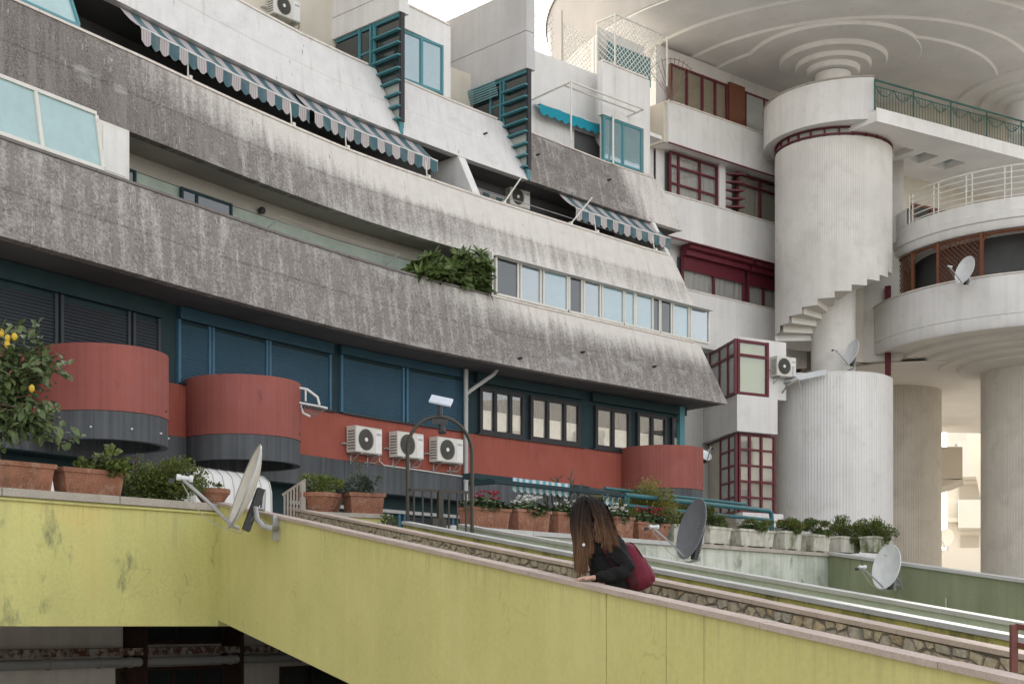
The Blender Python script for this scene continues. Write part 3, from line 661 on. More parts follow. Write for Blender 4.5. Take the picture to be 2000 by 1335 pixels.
mb=MB();fbox(mb,sx(199,.9),sx(244,.9),.868,.878,8.44,9.27);mb.build('panel_field','canopy_white',o)
s2=SL(146,30)[0];lean_window(bld,s2-3.2,s2,None,(0,.55,1),11.46,12.59,.06,'teal_paint','pane_teal',label='pale teal glazing of the upper balcony at the left edge')
# white sliding windows closing the right end of the lower balcony
for a,b,cols,pn in ((966,1106,(0,.30,.34,.62,.66,1),['pane_dark',None,'pane_deep',None,'pane_sky']),(1112,1218,(0,.22,.26,.56,.60,1),['pane_dark',None,'pane_deep',None,'pane_sky']),
                    (1222,1290,(0,.28,.32,.80,1),['pane_sky',None,'pane_sky','pane_dark']),(1294,1388,(0,.22,.26,.58,.62,1),['pane_dark',None,'pane_sky',None,'pane_deep'])):
    s0,s1=sx(a,so_(8.3,18)),sx(b,so_(8.3,21))
    lean_window(bld,s0,s1-.02,0,cols,8.37,9.38,.055,'frame_white',pn,e=.02)
    mb=MB();q=lambda s,o,z:FP(s,so_(8.3,s)+o+.12,z);mb.hexa([q(s0-.08,-.28,9.33),q(s1+.02,-.28,9.33),q(s1+.02,.5,9.43),q(s0-.08,.5,9.43),q(s0-.08,-.28,9.345),q(s1+.02,-.28,9.345),q(s1+.02,.5,9.455),q(s0-.08,.5,9.455)]);mb.build('window_hood','frame_grey',bld)
s=sx(966,so_(8.3,14))-.07;mb=MB();P=lambda z,d:FP(s-d*.02,so_(8.3,s)+d,z)
mb.hexa([P(8.36,.0),P(8.36,.7),P(8.36,.7)+FT(s)*.05,P(8.36,.0)+FT(s)*.05,P(9.44,.0),P(9.44,.7),P(9.44,.7)+FT(s)*.05,P(9.44,.0)+FT(s)*.05]);mb.build('side_panel','frame_white',bld)
# things seen over the parapet on the lower balcony: teal shutters in the tiled wall, round lamps
s=sx(260,2.2)
for a,b in ((228,262),(350,450)):
    f=lambda px:W(px,400,OB1(5))[0]
    o=OB1(5)-.02;fwindow(bld,f(a),f(b),H3+.4,9.17,o,(0,.3,1) if b>300 else (0,1),(0,.8,1),.06,.05,'teal_dark','pane_dark')
for px,py in ((512,410),):
    s_,z=W(px,py,OB1(8)-.1);mb=MB();p=FP(s_,OB1(s_)-.1,z);mb.tube([p+V((0,0,-.07)),p+V((0,0,.0)),p+V((0,0,.06))],[.07,.09,.05],12);mb.build('wall_lamp','frame_dark',bld)
# white post and end pieces on the middle balcony
s0=SL(906,330)[0]
mb=MB();P=lambda s,z,d:FP(s,so_(z,s)+d,z)
mb.hexa([P(s0,11.42,.02),P(s0+.28,11.42,.02),P(s0+.28,11.42,1.7),P(s0,11.42,1.7),P(s0,12.6,.02),P(s0+.28,12.6,.02),P(s0+.28,12.6,1.7),P(s0,12.6,1.7)]);mb.build('dividing_wall','white_plaster',bld)
# thin rail along the open part of that balcony
mb=MB();a=SL(925,370)[0];b=SL(1215,455)[0];mb.tube([P(a+(b-a)*i/10,11.72,.05) for i in range(11)],.012,6);mb.build('rail','metal_grey',bld)
# ---------------------------------------------------------------- top storey with its teal prows
mb=MB();sweep(mb,rect(OR,OR+.3,H1+.27,17.0),SL0,S1A+.1,.6);mb.build('back_wall','cream_wall',bld)
mb=MB();sweep(mb,rect(OR,OR+.3,H1+.27,16.2),S1A+.1,S1B-.05,.6);mb.build('back_wall','cream_wall',bld)
ZTP=17.62
sE=SL(1296,341)[0]
sBx=W(1216,200,so_(14.5,20))[0]
mb=MB();sweep(mb,rect(OR-.05,OR+.3,H1+.27,ZTP),S1B+.1,sBx+.9,.6);mb.build('back_wall','white_plaster',bld)
def prow(s,zg,zt,mat,rows,o_in,upper_mat,cut=None):
    """side wall standing square to the facade: louvred teal glazing below, concrete above; its outer edge is plumb over the parapet foot"""
    n=FN(s);t=FT(s);o_out=so_(H1,s)
    z0=H1+.02
    Q=lambda o,z,d=0:FP(s,o,z)+t*d
    mb=MB()
    for o in (o_out,o_out+.98,o_out+1.12,o_out+1.55): 
        mb.obox(Q(o,z0,-.05),-n*.055,t*.1,V((0,0,zg-z0)))
    mb.obox(Q(o_out+.06,zg-.09,-.045),-n*(o_in-o_out-.13),t*.09,V((0,0,.09)))
    root=mb.build('prow_frame','teal_paint',bld)
    for k in range(rows):
        z=z0+.35+(zg-z0-.5)*k/(rows-1)
        if k<rows-1:
            m=MB();m.obox(Q(o_out-.02,z,-.17),-n*1.0,t*.14,V((0,0,.035)));m.obox(Q(o_out-.02,z-.0,-.05),-n*1.0,t*.03,V((0,0,.05)));m.build('louvre','teal_paint',root)
        zz=z0+.35+(zg-z0-.5)*(k-1)/(rows-1) if k else z0
        m=MB();m.obox(Q(o_out+.055,zz+.05,-.012),-n*.93,t*.012,V((0,0,z-zz-.06)));m.build('pane','pane_milk' if 1<=k<=3 else('teal_paint' if k==0 else 'pane_dark'),root)
    for o0,o1 in ((1.175,1.55),(1.6,o_in-o_out-.06)):
        for k in range(3 if o0<1.5 else 1):
            nn=3 if o0<1.5 else 1
            zz=13.9+(zg-14.0)*k/nn;m=MB();m.obox(Q(o_out+o0,zz,-.012),-n*(o1-o0),t*.012,V((0,0,(zg-14.0)/nn-.05)));m.build('pane','pane_dark',root)
            if nn==3: m=MB();m.obox(Q(o_out+o0,zz-.05,-.03),-n*(o1-o0),t*.06,V((0,0,.05)));m.build('louvre','teal_paint',root)
    # concrete above and the solid mass behind the glazing
    mb=MB()
    if upper_mat:
        zz=zg+(zt-zg)*.45;ln=o_in-o_out+.05+(cut or 0)
        mb.obox(Q(o_out-.02,zg+.002,-.12),-n*ln,t*.35,V((0,0,zz-zg-.02)));mb.build('prow_wall',upper_mat,bld)
        mb=MB();mb.obox(Q(o_out,zz-.02,-.10),-n*(ln-.03),t*.31,V((0,0,.02)));mb.build('joint','dark_coping',bld)
        mb=MB();mb.obox(Q(o_out-.02,zz,-.12),-n*ln,t*.35,V((0,0,zt-zz)));mb.build('prow_wall',upper_mat,bld)
    mb=MB();mb.obox(Q(o_out+.12,z0,.08),-n*(o_in-o_out),t*.10,V((0,0,zg-z0-.01)));mb.build('prow_lining','shade_wall',bld)
    mb=MB();mb.obox(Q(o_out-.03,z0+.3,-.06),-n*.07,t*.13,V((0,0,zg-z0-.3)));mb.build('prow_edge','frame_dark',bld)
prow(S1A,15.72,17.0,'x',9,OR,'white_plaster')
prow(S1B,15.75,18.1,'x',9,OR,'grey_render',1.35)
# white box with two-light teal window right of the first prow
def win_box(a,b,offz,ztop,zh,label,left=True,leftx=0):
    o=lambda s:so_(14.5,s)-.02
    s0,s1=W(a,150,o(13))[0],W(b,150,o(14))[0]
    mb=MB();sweep(mb,lambda s:[(o(s),zh),(o(s),ztop),(o(s)+.22,ztop),(o(s)+.22,zh)],s0+leftx,s1,.5);mb.build('box_wall','white_plaster',bld)
    mb=MB();sweep(mb,lambda s:[(o(s)-.03,ztop+.003),(o(s)-.03,ztop+.06),(o(s)+.26,ztop+.06),(o(s)+.26,ztop+.003)],s0+leftx,s1+.03,.5);mb.build('coping','white_coping',bld)
    mb=MB();sweep(mb,lambda s:[(o(s),14.56),(o(s),zh-.003),(o(s)+.9,zh-.003),(o(s)+.9,14.56)],s1-.16,s1,.5);mb.build('box_wall','white_plaster',bld)
    mb=MB();sweep(mb,lambda s:[(o(s)+.005,14.57),(o(s)+.005,ztop),(o(s)+2.3,ztop),(o(s)+2.3,14.57)],s1+.003,s1+.12,.5);mb.build('box_wall','white_plaster',bld)
    so2=o((s0+s1)/2)+.08
    w_=fwindow(bld,s0+.06,s1-.2,14.57,zh-.01,so2,(0,.5,1),(0,1),.085,.07,'teal_paint','pane_sky',outer=.07);w_['label']=label
    mb=MB();fbox(mb,s0+.05,s1-.2,so2+.05,so2+.09,14.57,zh-.01);mb.build('blind','curtain_white',bld)
win_box(788,884,0,16.55,15.92,'two-light teal window beside the first louvred prow',leftx=.12)
# third bay, corner box over the dirty parapet
o3=lambda s:so_(14.5,s)-.02
win_box(1214,1297,0,ZTP,15.98,'two-light teal window of the corner box')
mb=MB();s0=W(1214,200,o3(20))[0];n=FN(s0);t=FT(s0)
q=lambda o,z:FP(s0-.13,o,z)
mb.prism([q(o3(s0),15.98),q(o3(s0),ZTP),q(OR,ZTP),q(OR,15.6),q(OR-.25,15.25)],t*.128);mb.build('box_wall','white_plaster',bld)
mb=MB();fbox(mb,s0,sE-.05,o3(s0)+.25,OR,15.98,16.1);mb.build('box_floor','soffit_paint',bld)
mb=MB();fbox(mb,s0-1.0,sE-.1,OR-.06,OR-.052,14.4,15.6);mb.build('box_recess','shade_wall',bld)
mb=MB();mb.tube([FP(s0-.17,o3(s0)-.04,14.5),FP(s0-.17,o3(s0)-.04,16.05)],.035,8);mb.build('post','metal_white',bld)
# little drain spouts along the parapets
for px,py in ((945,262),(1187,352),(1048,303),(1012,700),(1135,688),(1275,716)):
    s_,z=SL(px,py);mb=MB();p=FP(s_,so_(z,s_),z);mb.tube([p-FN(s_)*.05,p+FN(s_)*.13],.03,8);mb.build('drain_spout','frame_dark',bld)
# cable and junction box on the red wall
mb=MB();pts=[]
for px,py in ((741,885),(741,900),(750,908),(780,912),(905,930)):
    s_,z=W(px,py,OW-.02);pts.append(FP(s_,OW-.02,z))
mb.tube(pts,.016,6);mb.build('cable_duct','frame_white',bld)
# ---------------------------------------------------------------- white apartment house with maroon windows behind the end of the long block
G0,GD,GNv=V((5.47,48.3,0)),V((.755,.656,0)),V((.656,-.755,0))
def GW(u,o,z): p=G0+GD*u-GNv*o;return V((p.x,p.y,z))      # o: into the building
def gx(px,o=0):
    B=G0-GNv*o;tx=(px-1000)/FPX;return (tx*B.y-B.x)/(GD.x-tx*GD.y)
def gz(px,py,o=0): u=gx(px,o);return (HOR-py)/FPX*GW(u,o,0).y
wh=empty('white_apartment_house',GW(2,2,-1.6),'white house with maroon window frames and a huge stepped roof disc','building')
def lbox(mb,fn,u0,u1,o0,o1,z0,z1): return mb.hexa([fn(u0,o0,z0),fn(u1,o0,z0),fn(u1,o1,z0),fn(u0,o1,z0),fn(u0,o0,z1),fn(u1,o0,z1),fn(u1,o1,z1),fn(u0,o1,z1)])
def lwindow(parent,fn,u0,u1,z0,z1,o,cols,rows=(0,1),fw=.06,fd=.07,frame='maroon_paint',pane='pane_clear',back=None,folds=9,zc=None,name='window'):
    mb=MB();X=[u0+(u1-u0)*c for c in cols];Z=[z0+(z1-z0)*r for r in rows]
    for i,x in enumerate(X):
        a=x-(0 if i==0 else fw if i==len(X)-1 else fw/2);lbox(mb,fn,a,a+fw,o-fd,o,z0,z1)
    for j,z in enumerate(Z):
        b=z-(0 if j==0 else fw if j==len(Z)-1 else fw/2)
        for i in range(len(X)-1): lbox(mb,fn,X[i]+(fw if i==0 else fw/2)+.001,X[i+1]-(fw if i==len(X)-2 else fw/2)-.001,o-fd+.004,o-.003,b,b+fw*.9)
    w_=mb.build(name,frame,parent)
    for i in range(len(X)-1):
        for j in range(len(Z)-1):
            m=MB();lbox(m,fn,X[i]+.01,X[i+1]-.01,o-fd*.5,o-fd*.4,Z[j]+.01,Z[j+1]-.01);m.build('pane',pane,w_)
    if back:
        d=(fn(u1,o,0)-fn(u0,o,0)).normalized();nn=(fn(u0,o-1,0)-fn(u0,o,0)).normalized()
        curtain(w_,fn(u0+.05,o+.05,0),d,nn,u1-u0-.1,zc or z0+.03,z1-.04,back,folds,.03)
        m=MB();lbox(m,fn,u0,u1,o+.14,o+.18,z0,z1);m.build('room_back','shade_wall',w_)
    return w_
BK=.55  # window plane behind parapet face
for z0,z1,a in ((16.25,17.6,gx(1306)),(13.1,14.5,-4),(9.55,11.4,-4)):
    mb=MB();lbox(mb,GW,a,7.2,0,.3,z0,z1);mb.build('parapet','white_plaster',wh)
    mb=MB();lbox(mb,GW,a,7.2,-.03,.34,z1+.003,z1+.05);mb.build('coping','white_coping',wh)
    mb=MB();lbox(mb,GW,a,7.2,.301,1.4,z0+.01,z0+.25);mb.build('floor_slab','soffit_paint',wh)
    mb=MB();lbox(mb,GW,a+.01,7.19,-.012,.02,z0-.05,z0-.003);mb.build('edge_trim','maroon_paint',wh) if z0>13 else None
mb=MB();P=[GW(-.1,BK+.2,-1.6),GW(7.2,BK+.2,-1.6),V((10.9,68,-1.6)),V((4.5,66,-1.6))];mb.prism(P,(0,0,21.4));mb.build('house_wall','white_plaster',wh)
mb=MB();P=[GW(-6,BK+.3,-1.6),GW(-1.61,BK+.3,-1.6),V((2.9,66,-1.6)),V((-2,66,-1.6))];mb.prism(P,(0,0,15.4));mb.build('house_wall','white_plaster',wh)
mb=MB();P=[GW(-1.6,BK+.3,-1.6),GW(-.11,BK+.3,-1.6),V((4.4,66,-1.6)),V((2.95,66,-1.6))];mb.prism(P,(0,0,19.2));mb.build('house_wall','white_plaster',wh)
mb=MB();lbox(mb,GW,gx(1306)-.13,gx(1306)-.003,.1,1.4,16.25,17.6);mb.build('end_wall','cream_wall',wh)
mb=MB();P=[V((10.8,53.4,9.5)),V((27,57.4,9.5)),V((27,70,9.5)),V((10.95,68,9.5))];mb.prism(P,(0,0,10.3));mb.build('house_wall','cream_wall',wh)
mb=MB();P=[V((13.4,51.6,9.42)),V((19,50.5,9.42)),V((30,50,9.42)),V((30,71,9.42)),V((10.96,68.5,9.42)),V((10.96,53.3,9.42))];mb.prism(P,(0,0,.07));mb.build('passage_ceiling','soffit_warm',wh)
# top storey: tan blinds, brown door leaf, grey window
o=BK
w_=lwindow(wh,GW,gx(1308,o),gx(1419,o),17.62,19.2,o,(0,.28,.55,.78,1),(0,1),.07,pane='pane_clear',frame='maroon_paint')
m=MB();lbox(m,GW,gx(1308,o),gx(1419,o),o+.04,o+.06,17.63,19.19);m.build('blind','blind_tan',w_)
m=MB();lbox(m,GW,gx(1421,o),gx(1451,o),o-.1,o,17.62,19.3);m.build('door_panel','wood_brown',wh)
lwindow(wh,GW,gx(1453,o),gx(1515,o),17.62,19.2,o,(0,.6,1),(0,1),.07,pane='pane_milk',frame='maroon_paint')
# second storey
w_=lwindow(wh,GW,gx(1306,o),gx(1400,o),14.52,16.2,o,(0,.18,.62,1),(0,.36,.72,1),.07,back='curtain_white',folds=14)
m=MB();lbox(m,GW,gx(1400,o)+.01,gx(1412,o),o-.12,o+.05,14.5,16.26);m.build('pier','white_plaster',wh)
w_=lwindow(wh,GW,gx(1437,o),gx(1519,o),14.52,16.2,o,(0,.55,1),(0,.78,1),.08,back='curtain_cream',folds=16)
for k in range(6):
    m=MB();z=14.55+k*.29;p0=GW(gx(1412,o),o,z);p1=GW(gx(1437,o)-.02,o-.45,z);p2=GW(gx(1437,o),o,z)
    m.prism([p0,p1,p2],(0,0,.06));m.build('louvre','maroon_paint',wh)
# third storey: shutter boxes, half-lowered maroon shutters, net curtains
for a,b in ((1330,1452),(1458,1519)):
    u0,u1=gx(a,o),gx(b,o)
    m=MB();lbox(m,GW,u0,u1,o-.28,o,12.72,13.08);m.build('roller_box','maroon_paint',wh)
    m=MB();m.tube([GW(u0-.02,o-.38,13.0),GW(u1+.02,o-.38,13.0)],.09,10);m.build('gutter','maroon_paint',wh)
    m=MB();
    for k in range(9): lbox(m,GW,u0+.05,u1-.05,o-.10+(k%2)*.002,o-.06,12.26+k*.052,12.26+k*.052+.046)
    tag(m.build('shutter','maroon_paint',wh),kind='stuff')
    lwindow(wh,GW,u0,u1,11.44,12.72,o,(0,.5,1),(0,1),.09,back='curtain_white',folds=12)
# projecting corner bay in the lower storeys
B0=V((7.38,47.0,0));BD=V((.857,.515,0)).normalized();BNv=V((BD.y,-BD.x,0));BL=V((-.19,.98,0)).normalized()
def BF(u,o,z): p=B0+BD*u-BNv*o;return V((p.x,p.y,z))
def BS(u,o,z): p=B0+BL*u+V((-BL.y,BL.x,0))*-o;return V((p.x,p.y,z))
m=MB();P=[BF(0,0,6.4),BF(1.74,0,6.4),BF(1.74,5,6.4),BS(6,0,6.4)];m.prism(P,(0,0,1.2));m.build('bay_wall','white_plaster',wh)
P=[BF(.30,.32,-1.6),BF(1.9,.32,-1.6),BF(1.9,5,-1.6),BS(6,0,-1.6)+V((.2,0,0)),BS(.42,0,-1.6)+V((.25,0,0))]
m=MB();m.prism(P,(0,0,7.98));m.build('bay_wall','cream_wall',wh)
P=[BF(.22,.2,7.6),BF(2.3,.2,7.6),BF(2.3,5,7.6),BS(6,-.25,7.6)+V((.25,0,0)),BS(.4,0,7.6)+V((.3,0,0))]
m=MB();m.prism(P,(0,0,1.95));m.build('bay_wall','white_plaster',wh)
ue=(1500-1440)/FPX*47/.857*1.16
w_=lwindow(wh,BF,.02,ue,7.61,9.42,.08,(0,1),(0,.72,1),.10,.09,pane='pane_clear')
m=MB();lbox(m,BF,.06,ue-.05,.13,.15,7.65,9.38);m.build('blind','blind_yellow',w_)
lwindow(wh,BS,.0,2.6,7.61,9.42,-.0,(0,.28,.6,1),(0,.72,1),.09,.09,pane='pane_milk')
# gridded corner window below the bay
lwindow(wh,BF,.27,1.85,3.75,6.38,.30,(0,.30,.62,1),(0,.2,.4,.6,.8,1),.075,.08,back='curtain_white',folds=14)
def BS2(u,o,z): p=B0+BD*.25-BNv*.27+BL*u+V((-BL.y,BL.x,0))*-o;return V((p.x,p.y,z))
lwindow(wh,BS2,.0,1.6,3.75,6.38,-.0,(0,.45,1),(0,.2,.4,.6,.8,1),.075,.08,pane='pane_milk')
m=MB();lbox(m,BF,.2,1.95,-.05,.30,3.3,3.74);m.build('window_sill','white_plaster',wh)
# small maroon window under the stair, next to the air conditioner
lwindow(wh,GW,gx(1549,.7),gx(1600,.7),8.2,9.75,.74,(0,.5,1),(0,.4,1),.08,back='curtain_cream',folds=6)
# ---------------------------------------------------------------- roof disc with stepped rings
RC=V((12.2,53.7,0));TC=V((11.2,50.0,0))
mb=MB();mb.lathe((RC.x,RC.y,0),[(10.62,20.06),(10.62,20.0),(10.4,20.0),(8.55,20.0),(8.5,19.92),(6.9,19.92),(6.85,19.84),(5.7,19.84),(5.65,19.76),(.1,19.76)],128)
o=mb.build('roof_disc','soffit_paint',wh,smooth=True)
mb=MB();mb.lathe((RC.x,RC.y,0),[(10.9,22.6),(10.7,20.25),(10.66,20.06),(10.55,20.06)],128);mb.build('roof_fascia','fascia_render',wh,smooth=True)
mb=MB();mb.lathe((RC.x,RC.y,0),[(.05,22.5),(10.9,22.65),(10.95,22.62),(10.95,22.4)],128);mb.build('roof_top','white_plaster',wh)
for c,rs in ((TC,((3.0,19.95,19.73),(1.85,19.75,19.56),(1.3,19.6,19.40),(.92,19.5,19.22),(.62,19.2,18.2))),(V((19.3,53.5,0)),((2.6,19.95,19.68),(1.75,19.75,19.54),(1.2,19.6,19.38),(.8,19.5,18.2)))):
    for r,zt,zb in rs:
        mb=MB();mb.lathe((c.x,c.y,0),[(r,zt),(r,zb+.06),(r-.05,zb),(.02,zb)],72);mb.build('capital_ring','soffit_paint',wh,smooth=True)
# ---------------------------------------------------------------- stair tower
tw=empty('stair_tower',(TC.x,TC.y,-1.6),'fluted white stair tower with an open spiral underside','tower')
RT,RI,NS=2.0,.76,12
mb=MB();mb.lathe(TC,[(RT,12.75),(RT,16.42),(RT-.12,16.46),(RT-.12,12.75)],640,0,2*math.pi,None,.007);mb.build('tower_drum','fluted_render',tw)
# zig-zag foot of the drum and one wedge-shaped step per tread
A_L=math.radians(178);A_R=math.radians(372)
for k in range(NS):
    a0=A_L+(A_R-A_L)*k/NS;a1=A_L+(A_R-A_L)*(k+1)/NS;zb=10.15+k*.213
    m=MB();m.lathe(TC,[(RT-.12,zb),(RT,zb),(RT,12.752),(RT-.12,12.752),(RT-.12,zb)],20,a0,a1-.0005,None,.0);m.build('stair_wall','fluted_render',tw)
    m=MB();n=6;vs=[]
    for z in (zb+.004,zb+.26):
        for r in (RI-.02,RT-.125):
            for i in range(n+1):
                a=a0-.02+(a1-a0+.02)*i/n;vs.append((TC.x+r*math.cos(a),TC.y+r*math.sin(a),z))
    q=n+1;fs=[]
    for i in range(n):
        fs+= [(i,i+1,q+i+1,q+i),(2*q+i,3*q+i,3*q+i+1,2*q+i+1),(q+i,q+i+1,3*q+i+1,3*q+i),(i,2*q+i,2*q+i+1,i+1)]
    fs+= [(0,q,3*q,2*q),(n,2*q+n,3*q+n,q+n)]
    m.add(vs,fs).build('step','soffit_warm',tw)
m=MB();n=24;a0,a1=math.radians(96),A_L
vs=[];P=[(TC.x+RT*math.cos(a0+(a1-a0)*i/n),TC.y+RT*math.sin(a0+(a1-a0)*i/n),9.95) for i in range(n+1)]+[(TC.x,TC.y,9.95)]
m.prism(P,(0,0,.22));m.build('landing','soffit_paint',tw)
m=MB();m.lathe(TC,[(RT-.12,9.96),(RT,9.96),(RT,12.752),(RT-.12,12.752)],60,a0,A_L-.001);m.build('stair_wall','fluted_render',tw)
m=MB();m.lathe(TC,[(RI,8.2),(RI,16.4)],48);m.build('core_column','fluted_render',tw,smooth=True)
mb=MB();mb.lathe(TC,[(2.02,-1.6),(2.02,8.5),(1.9,8.56),(1.9,8.0)],480,0,2*math.pi,None,.007);mb.build('base_drum','white_plaster',tw)
mb=MB();mb.disc(TC+V((0,0,8.3)),1.95,48);mb.build('base_roof','paving',tw)
# glazed slit under the ring balcony
mb=MB();mb.lathe(TC,[(RT-.06,16.40),(RT-.06,16.8)],48);mb.build('slit_glazing','pane_milk',tw)
for k in range(26):
    a=2*math.pi*k/26;c=V((math.cos(a),math.sin(a),0));m=MB();m.bar(TC+c*(RT-.03)+V((0,0,16.42)),TC+c*(RT-.03)+V((0,0,16.73)),.06,c);m.build('mullion','maroon_paint',tw)
for z in (16.47,16.68):
    m=MB();m.lathe(TC,[(RT-.07,z),(RT+.02,z),(RT+.02,z+.05),(RT-.07,z+.05),(RT-.07,z)],64);m.build('slit_rail','maroon_paint',tw)
RCt=V((11.75,50.2,0));a0,a1=math.radians(150),math.radians(274)
m=MB();m.lathe(RCt,[(2.72,16.72),(2.9,16.72),(2.9,18.1),(2.72,18.1),(2.72,16.72)],90,a0,a1);m.build('ring_balcony','white_plaster',tw,smooth=True)
m=MB();m.lathe(RCt,[(2.68,18.103),(2.94,18.103),(2.94,18.15),(2.68,18.15),(2.68,18.103)],90,a0,a1);m.build('coping','coping_stone',tw,smooth=True)
m=MB();m.lathe(RCt,[(.5,16.74),(2.72,16.74)],90);m.lathe(RCt,[(2.72,16.95),(.5,16.95)],90);m.build('ring_floor','soffit_paint',tw)
# ---------------------------------------------------------------- straight top balcony with green wrought-iron rail and roof lights
E0=V((11.95,47.0,0));ED=V((.849,.529,0)).normalized();EI=V((-ED.y,ED.x,0))
def EB(a,b,z): p=E0+ED*a+EI*b;return V((p.x,p.y,z))
tb=empty('top_balcony',EB(4,2,16.5),'straight white balcony slab with roof lights under the roof disc','balcony')
ha=[(2.5,3.3),(3.75,4.5),(5.1,5.9)];hb=(1.35,2.3)
def ebox(a0,a1,b0,b1,z0,z1,name,mat,par): m=MB();m.hexa([EB(a0,b0,z0),EB(a1,b0,z0),EB(a1,b1,z0),EB(a0,b1,z0),EB(a0,b0,z1),EB(a1,b0,z1),EB(a1,b1,z1),EB(a0,b1,z1)]);return m.build(name,mat,par)
ebox(0,15,0,hb[0],16.55,16.9,'slab','soffit_paint',tb);ebox(1.,15,hb[1],7.2,16.55,16.9,'slab','soffit_paint',tb)
xs=[.5]+[x for h in ha for x in h]+[15]
for i in range(0,len(xs),2): ebox(xs[i],xs[i+1],hb[0]+.001,hb[1]-.001,16.552,16.9,'slab','soffit_paint',tb)
for h in ha:
    ebox(h[0]+.01,h[1]-.01,hb[0]+.01,hb[1]-.01,16.80,16.82,'roof_light','pane_sky',tb)
ebox(-.02,15,-.03,-.002,16.53,16.98,'fascia','white_plaster',tb)
rl=empty('iron_railing',EB(4,0,16.9),'green wrought-iron railing with looping scrolls on the top balcony','railing')
for z,r in ((17.92,.035),(17.72,.018),(17.02,.022)):
    m=MB();m.tube([EB(0,.08,z),EB(15,.08,z)],r,8);m.build('rail','teal_rail',rl)
for k in range(0,62):
    a=k*.14
    big=k%13==0;m=MB();m.tube([EB(a,.08,16.95),EB(a,.08,17.9 if big else 17.7)],.028 if big else .009,6,False);m.build('post' if big else 'baluster','teal_rail',rl)
    if k%13==6:
        m=MB();m.tube([EB(a+.85*t_/10,.06,17.74-.30*math.sin(math.pi*abs(t_)/10)**.8) for t_ in range(-10,11)],.014,6);m.build('scroll','teal_rail',rl)
        for sg in (-1,1):
            m=MB();m.tube([EB(a+sg*(.62+.09*math.cos(q_*.6)*(1-q_/14)),.06,17.55+.09*math.sin(q_*.6)*(1-q_/14)) for q_ in range(13)],.012,6);m.build('scroll','teal_rail',rl)
# wall behind the top balcony: maroon windows and a round-headed one
def TW(u,o,z): p=V((12.6,54.2,0))+V((.93,.367,0))*u+V((-.367,.93,0))*o;return V((p.x,p.y,z))
m=MB();lbox(m,TW,0,15,0,.3,16.9,19.7);m.build('back_wall','white_plaster',tb)
for a,b in ((.9,3.0),(8.4,10.2)): lwindow(tb,TW,a,b,16.92,19.0,-.02,(0,.33,.66,1),(0,1),.10,.08,frame='wood_brown',back='curtain_cream',folds=9)
m=MB();c=TW(4.9,-.04,17.6);ax=(V((.93,.367,0)),V((0,0,1)),V((.367,-.93,0)))
m.lathe(c,[(.62,0),(.75,0),(.75,.08),(.62,.08),(.62,0)],40,0,2*math.pi,ax);ww=m.build('round_window','wood_brown',tb);m=MB();m.lathe(c,[(.01,.03),(.64,.03)],40,0,2*math.pi,ax);m.build('pane','pane_sky',ww)
# ---------------------------------------------------------------- two round balconies over a column
DC=V((19.0,51.7,0))
dr=empty('round_balcony_tower',(DC.x,DC.y,-1.6),'stacked round white balconies on a thick fluted column at the right edge','balcony')
a0,a1=math.radians(150),math.radians(300)
m=MB();m.lathe(DC,[(5.82,9.75),(5.94,9.70),(6.0,9.78),(6.0,10.08),(5.97,10.10),(6.0,10.13),(6.0,11.4),(5.82,11.4),(5.82,9.75)],150,a0,a1);m.build('parapet','white_plaster',dr,smooth=True)
m=MB();m.lathe(DC,[(5.78,11.403),(6.04,11.403),(6.04,11.45),(5.78,11.45),(5.78,11.403)],150,a0,a1);m.build('coping','white_coping',dr,smooth=True)
m=MB();m.lathe(DC,[(5.96,9.74),(5.0,9.72),(4.94,9.60),(4.2,9.60),(4.14,9.48),(3.5,9.48),(3.44,9.36),(2.85,9.36),(2.78,9.24),(1.9,9.1)],150);m.build('stepped_soffit','soffit_warm',dr,smooth=True)
m=MB();m.lathe(DC,[(2.0,-1.6),(2.0,9.15)],480,0,2*math.pi,None,.010);m.build('column','column_render',dr)
m=MB();m.lathe(DC,[(.5,13.1),(5.35,13.1)],90);m.build('soffit','soffit_paint',dr)
m=MB();m.lathe(DC,[(5.2,13.08),(5.34,13.08),(5.40,13.16),(5.40,13.36),(5.46,13.38),(5.46,13.62),(5.36,13.66),(5.36,14.05),(5.18,14.05),(5.2,13.08)],150,a0,a1);m.build('parapet','white_plaster',dr,smooth=True)
m=MB();m.lathe(DC,[(5.18,14.053),(5.37,14.053),(5.37,14.62),(5.18,14.62),(5.18,14.053)],20,math.radians(150),math.radians(196));m.build('pier','white_plaster',dr,smooth=True)
ebox(1.6,15,3.6,3.8,9.5,16.55,'inner_wall','cream_wall',tb)
lwindow(tb,EB,5.5,9.5,13.2,15.6,3.55,(0,.25,.5,.75,1),(0,1),.1,.08,frame='wood_brown',pane='pane_dark')
wr=empty('white_balcony_railing',(DC.x,DC.y,14.05),'white railing of curved horizontal bars on the upper round balcony','railing')
ar0,ar1=math.radians(197),math.radians(296)
for k in range(6):
    z=14.14+k*.195;m=MB();m.tube([DC+V((5.27*math.cos(a),5.27*math.sin(a),z)) for a in [ar0+(ar1-ar0)*i/30 for i in range(31)]],.022 if k<5 else .034,6);m.build('rail','frame_white',wr)
for k in range(8):
    for d in (-.02,.02):
        a=ar0+(ar1-ar0)*k/7+d;m=MB();m.tube([DC+V((5.27*math.cos(a),5.27*math.sin(a),z)) for z in (14.05,15.14)],.022,6);m.build('post','frame_white',wr)
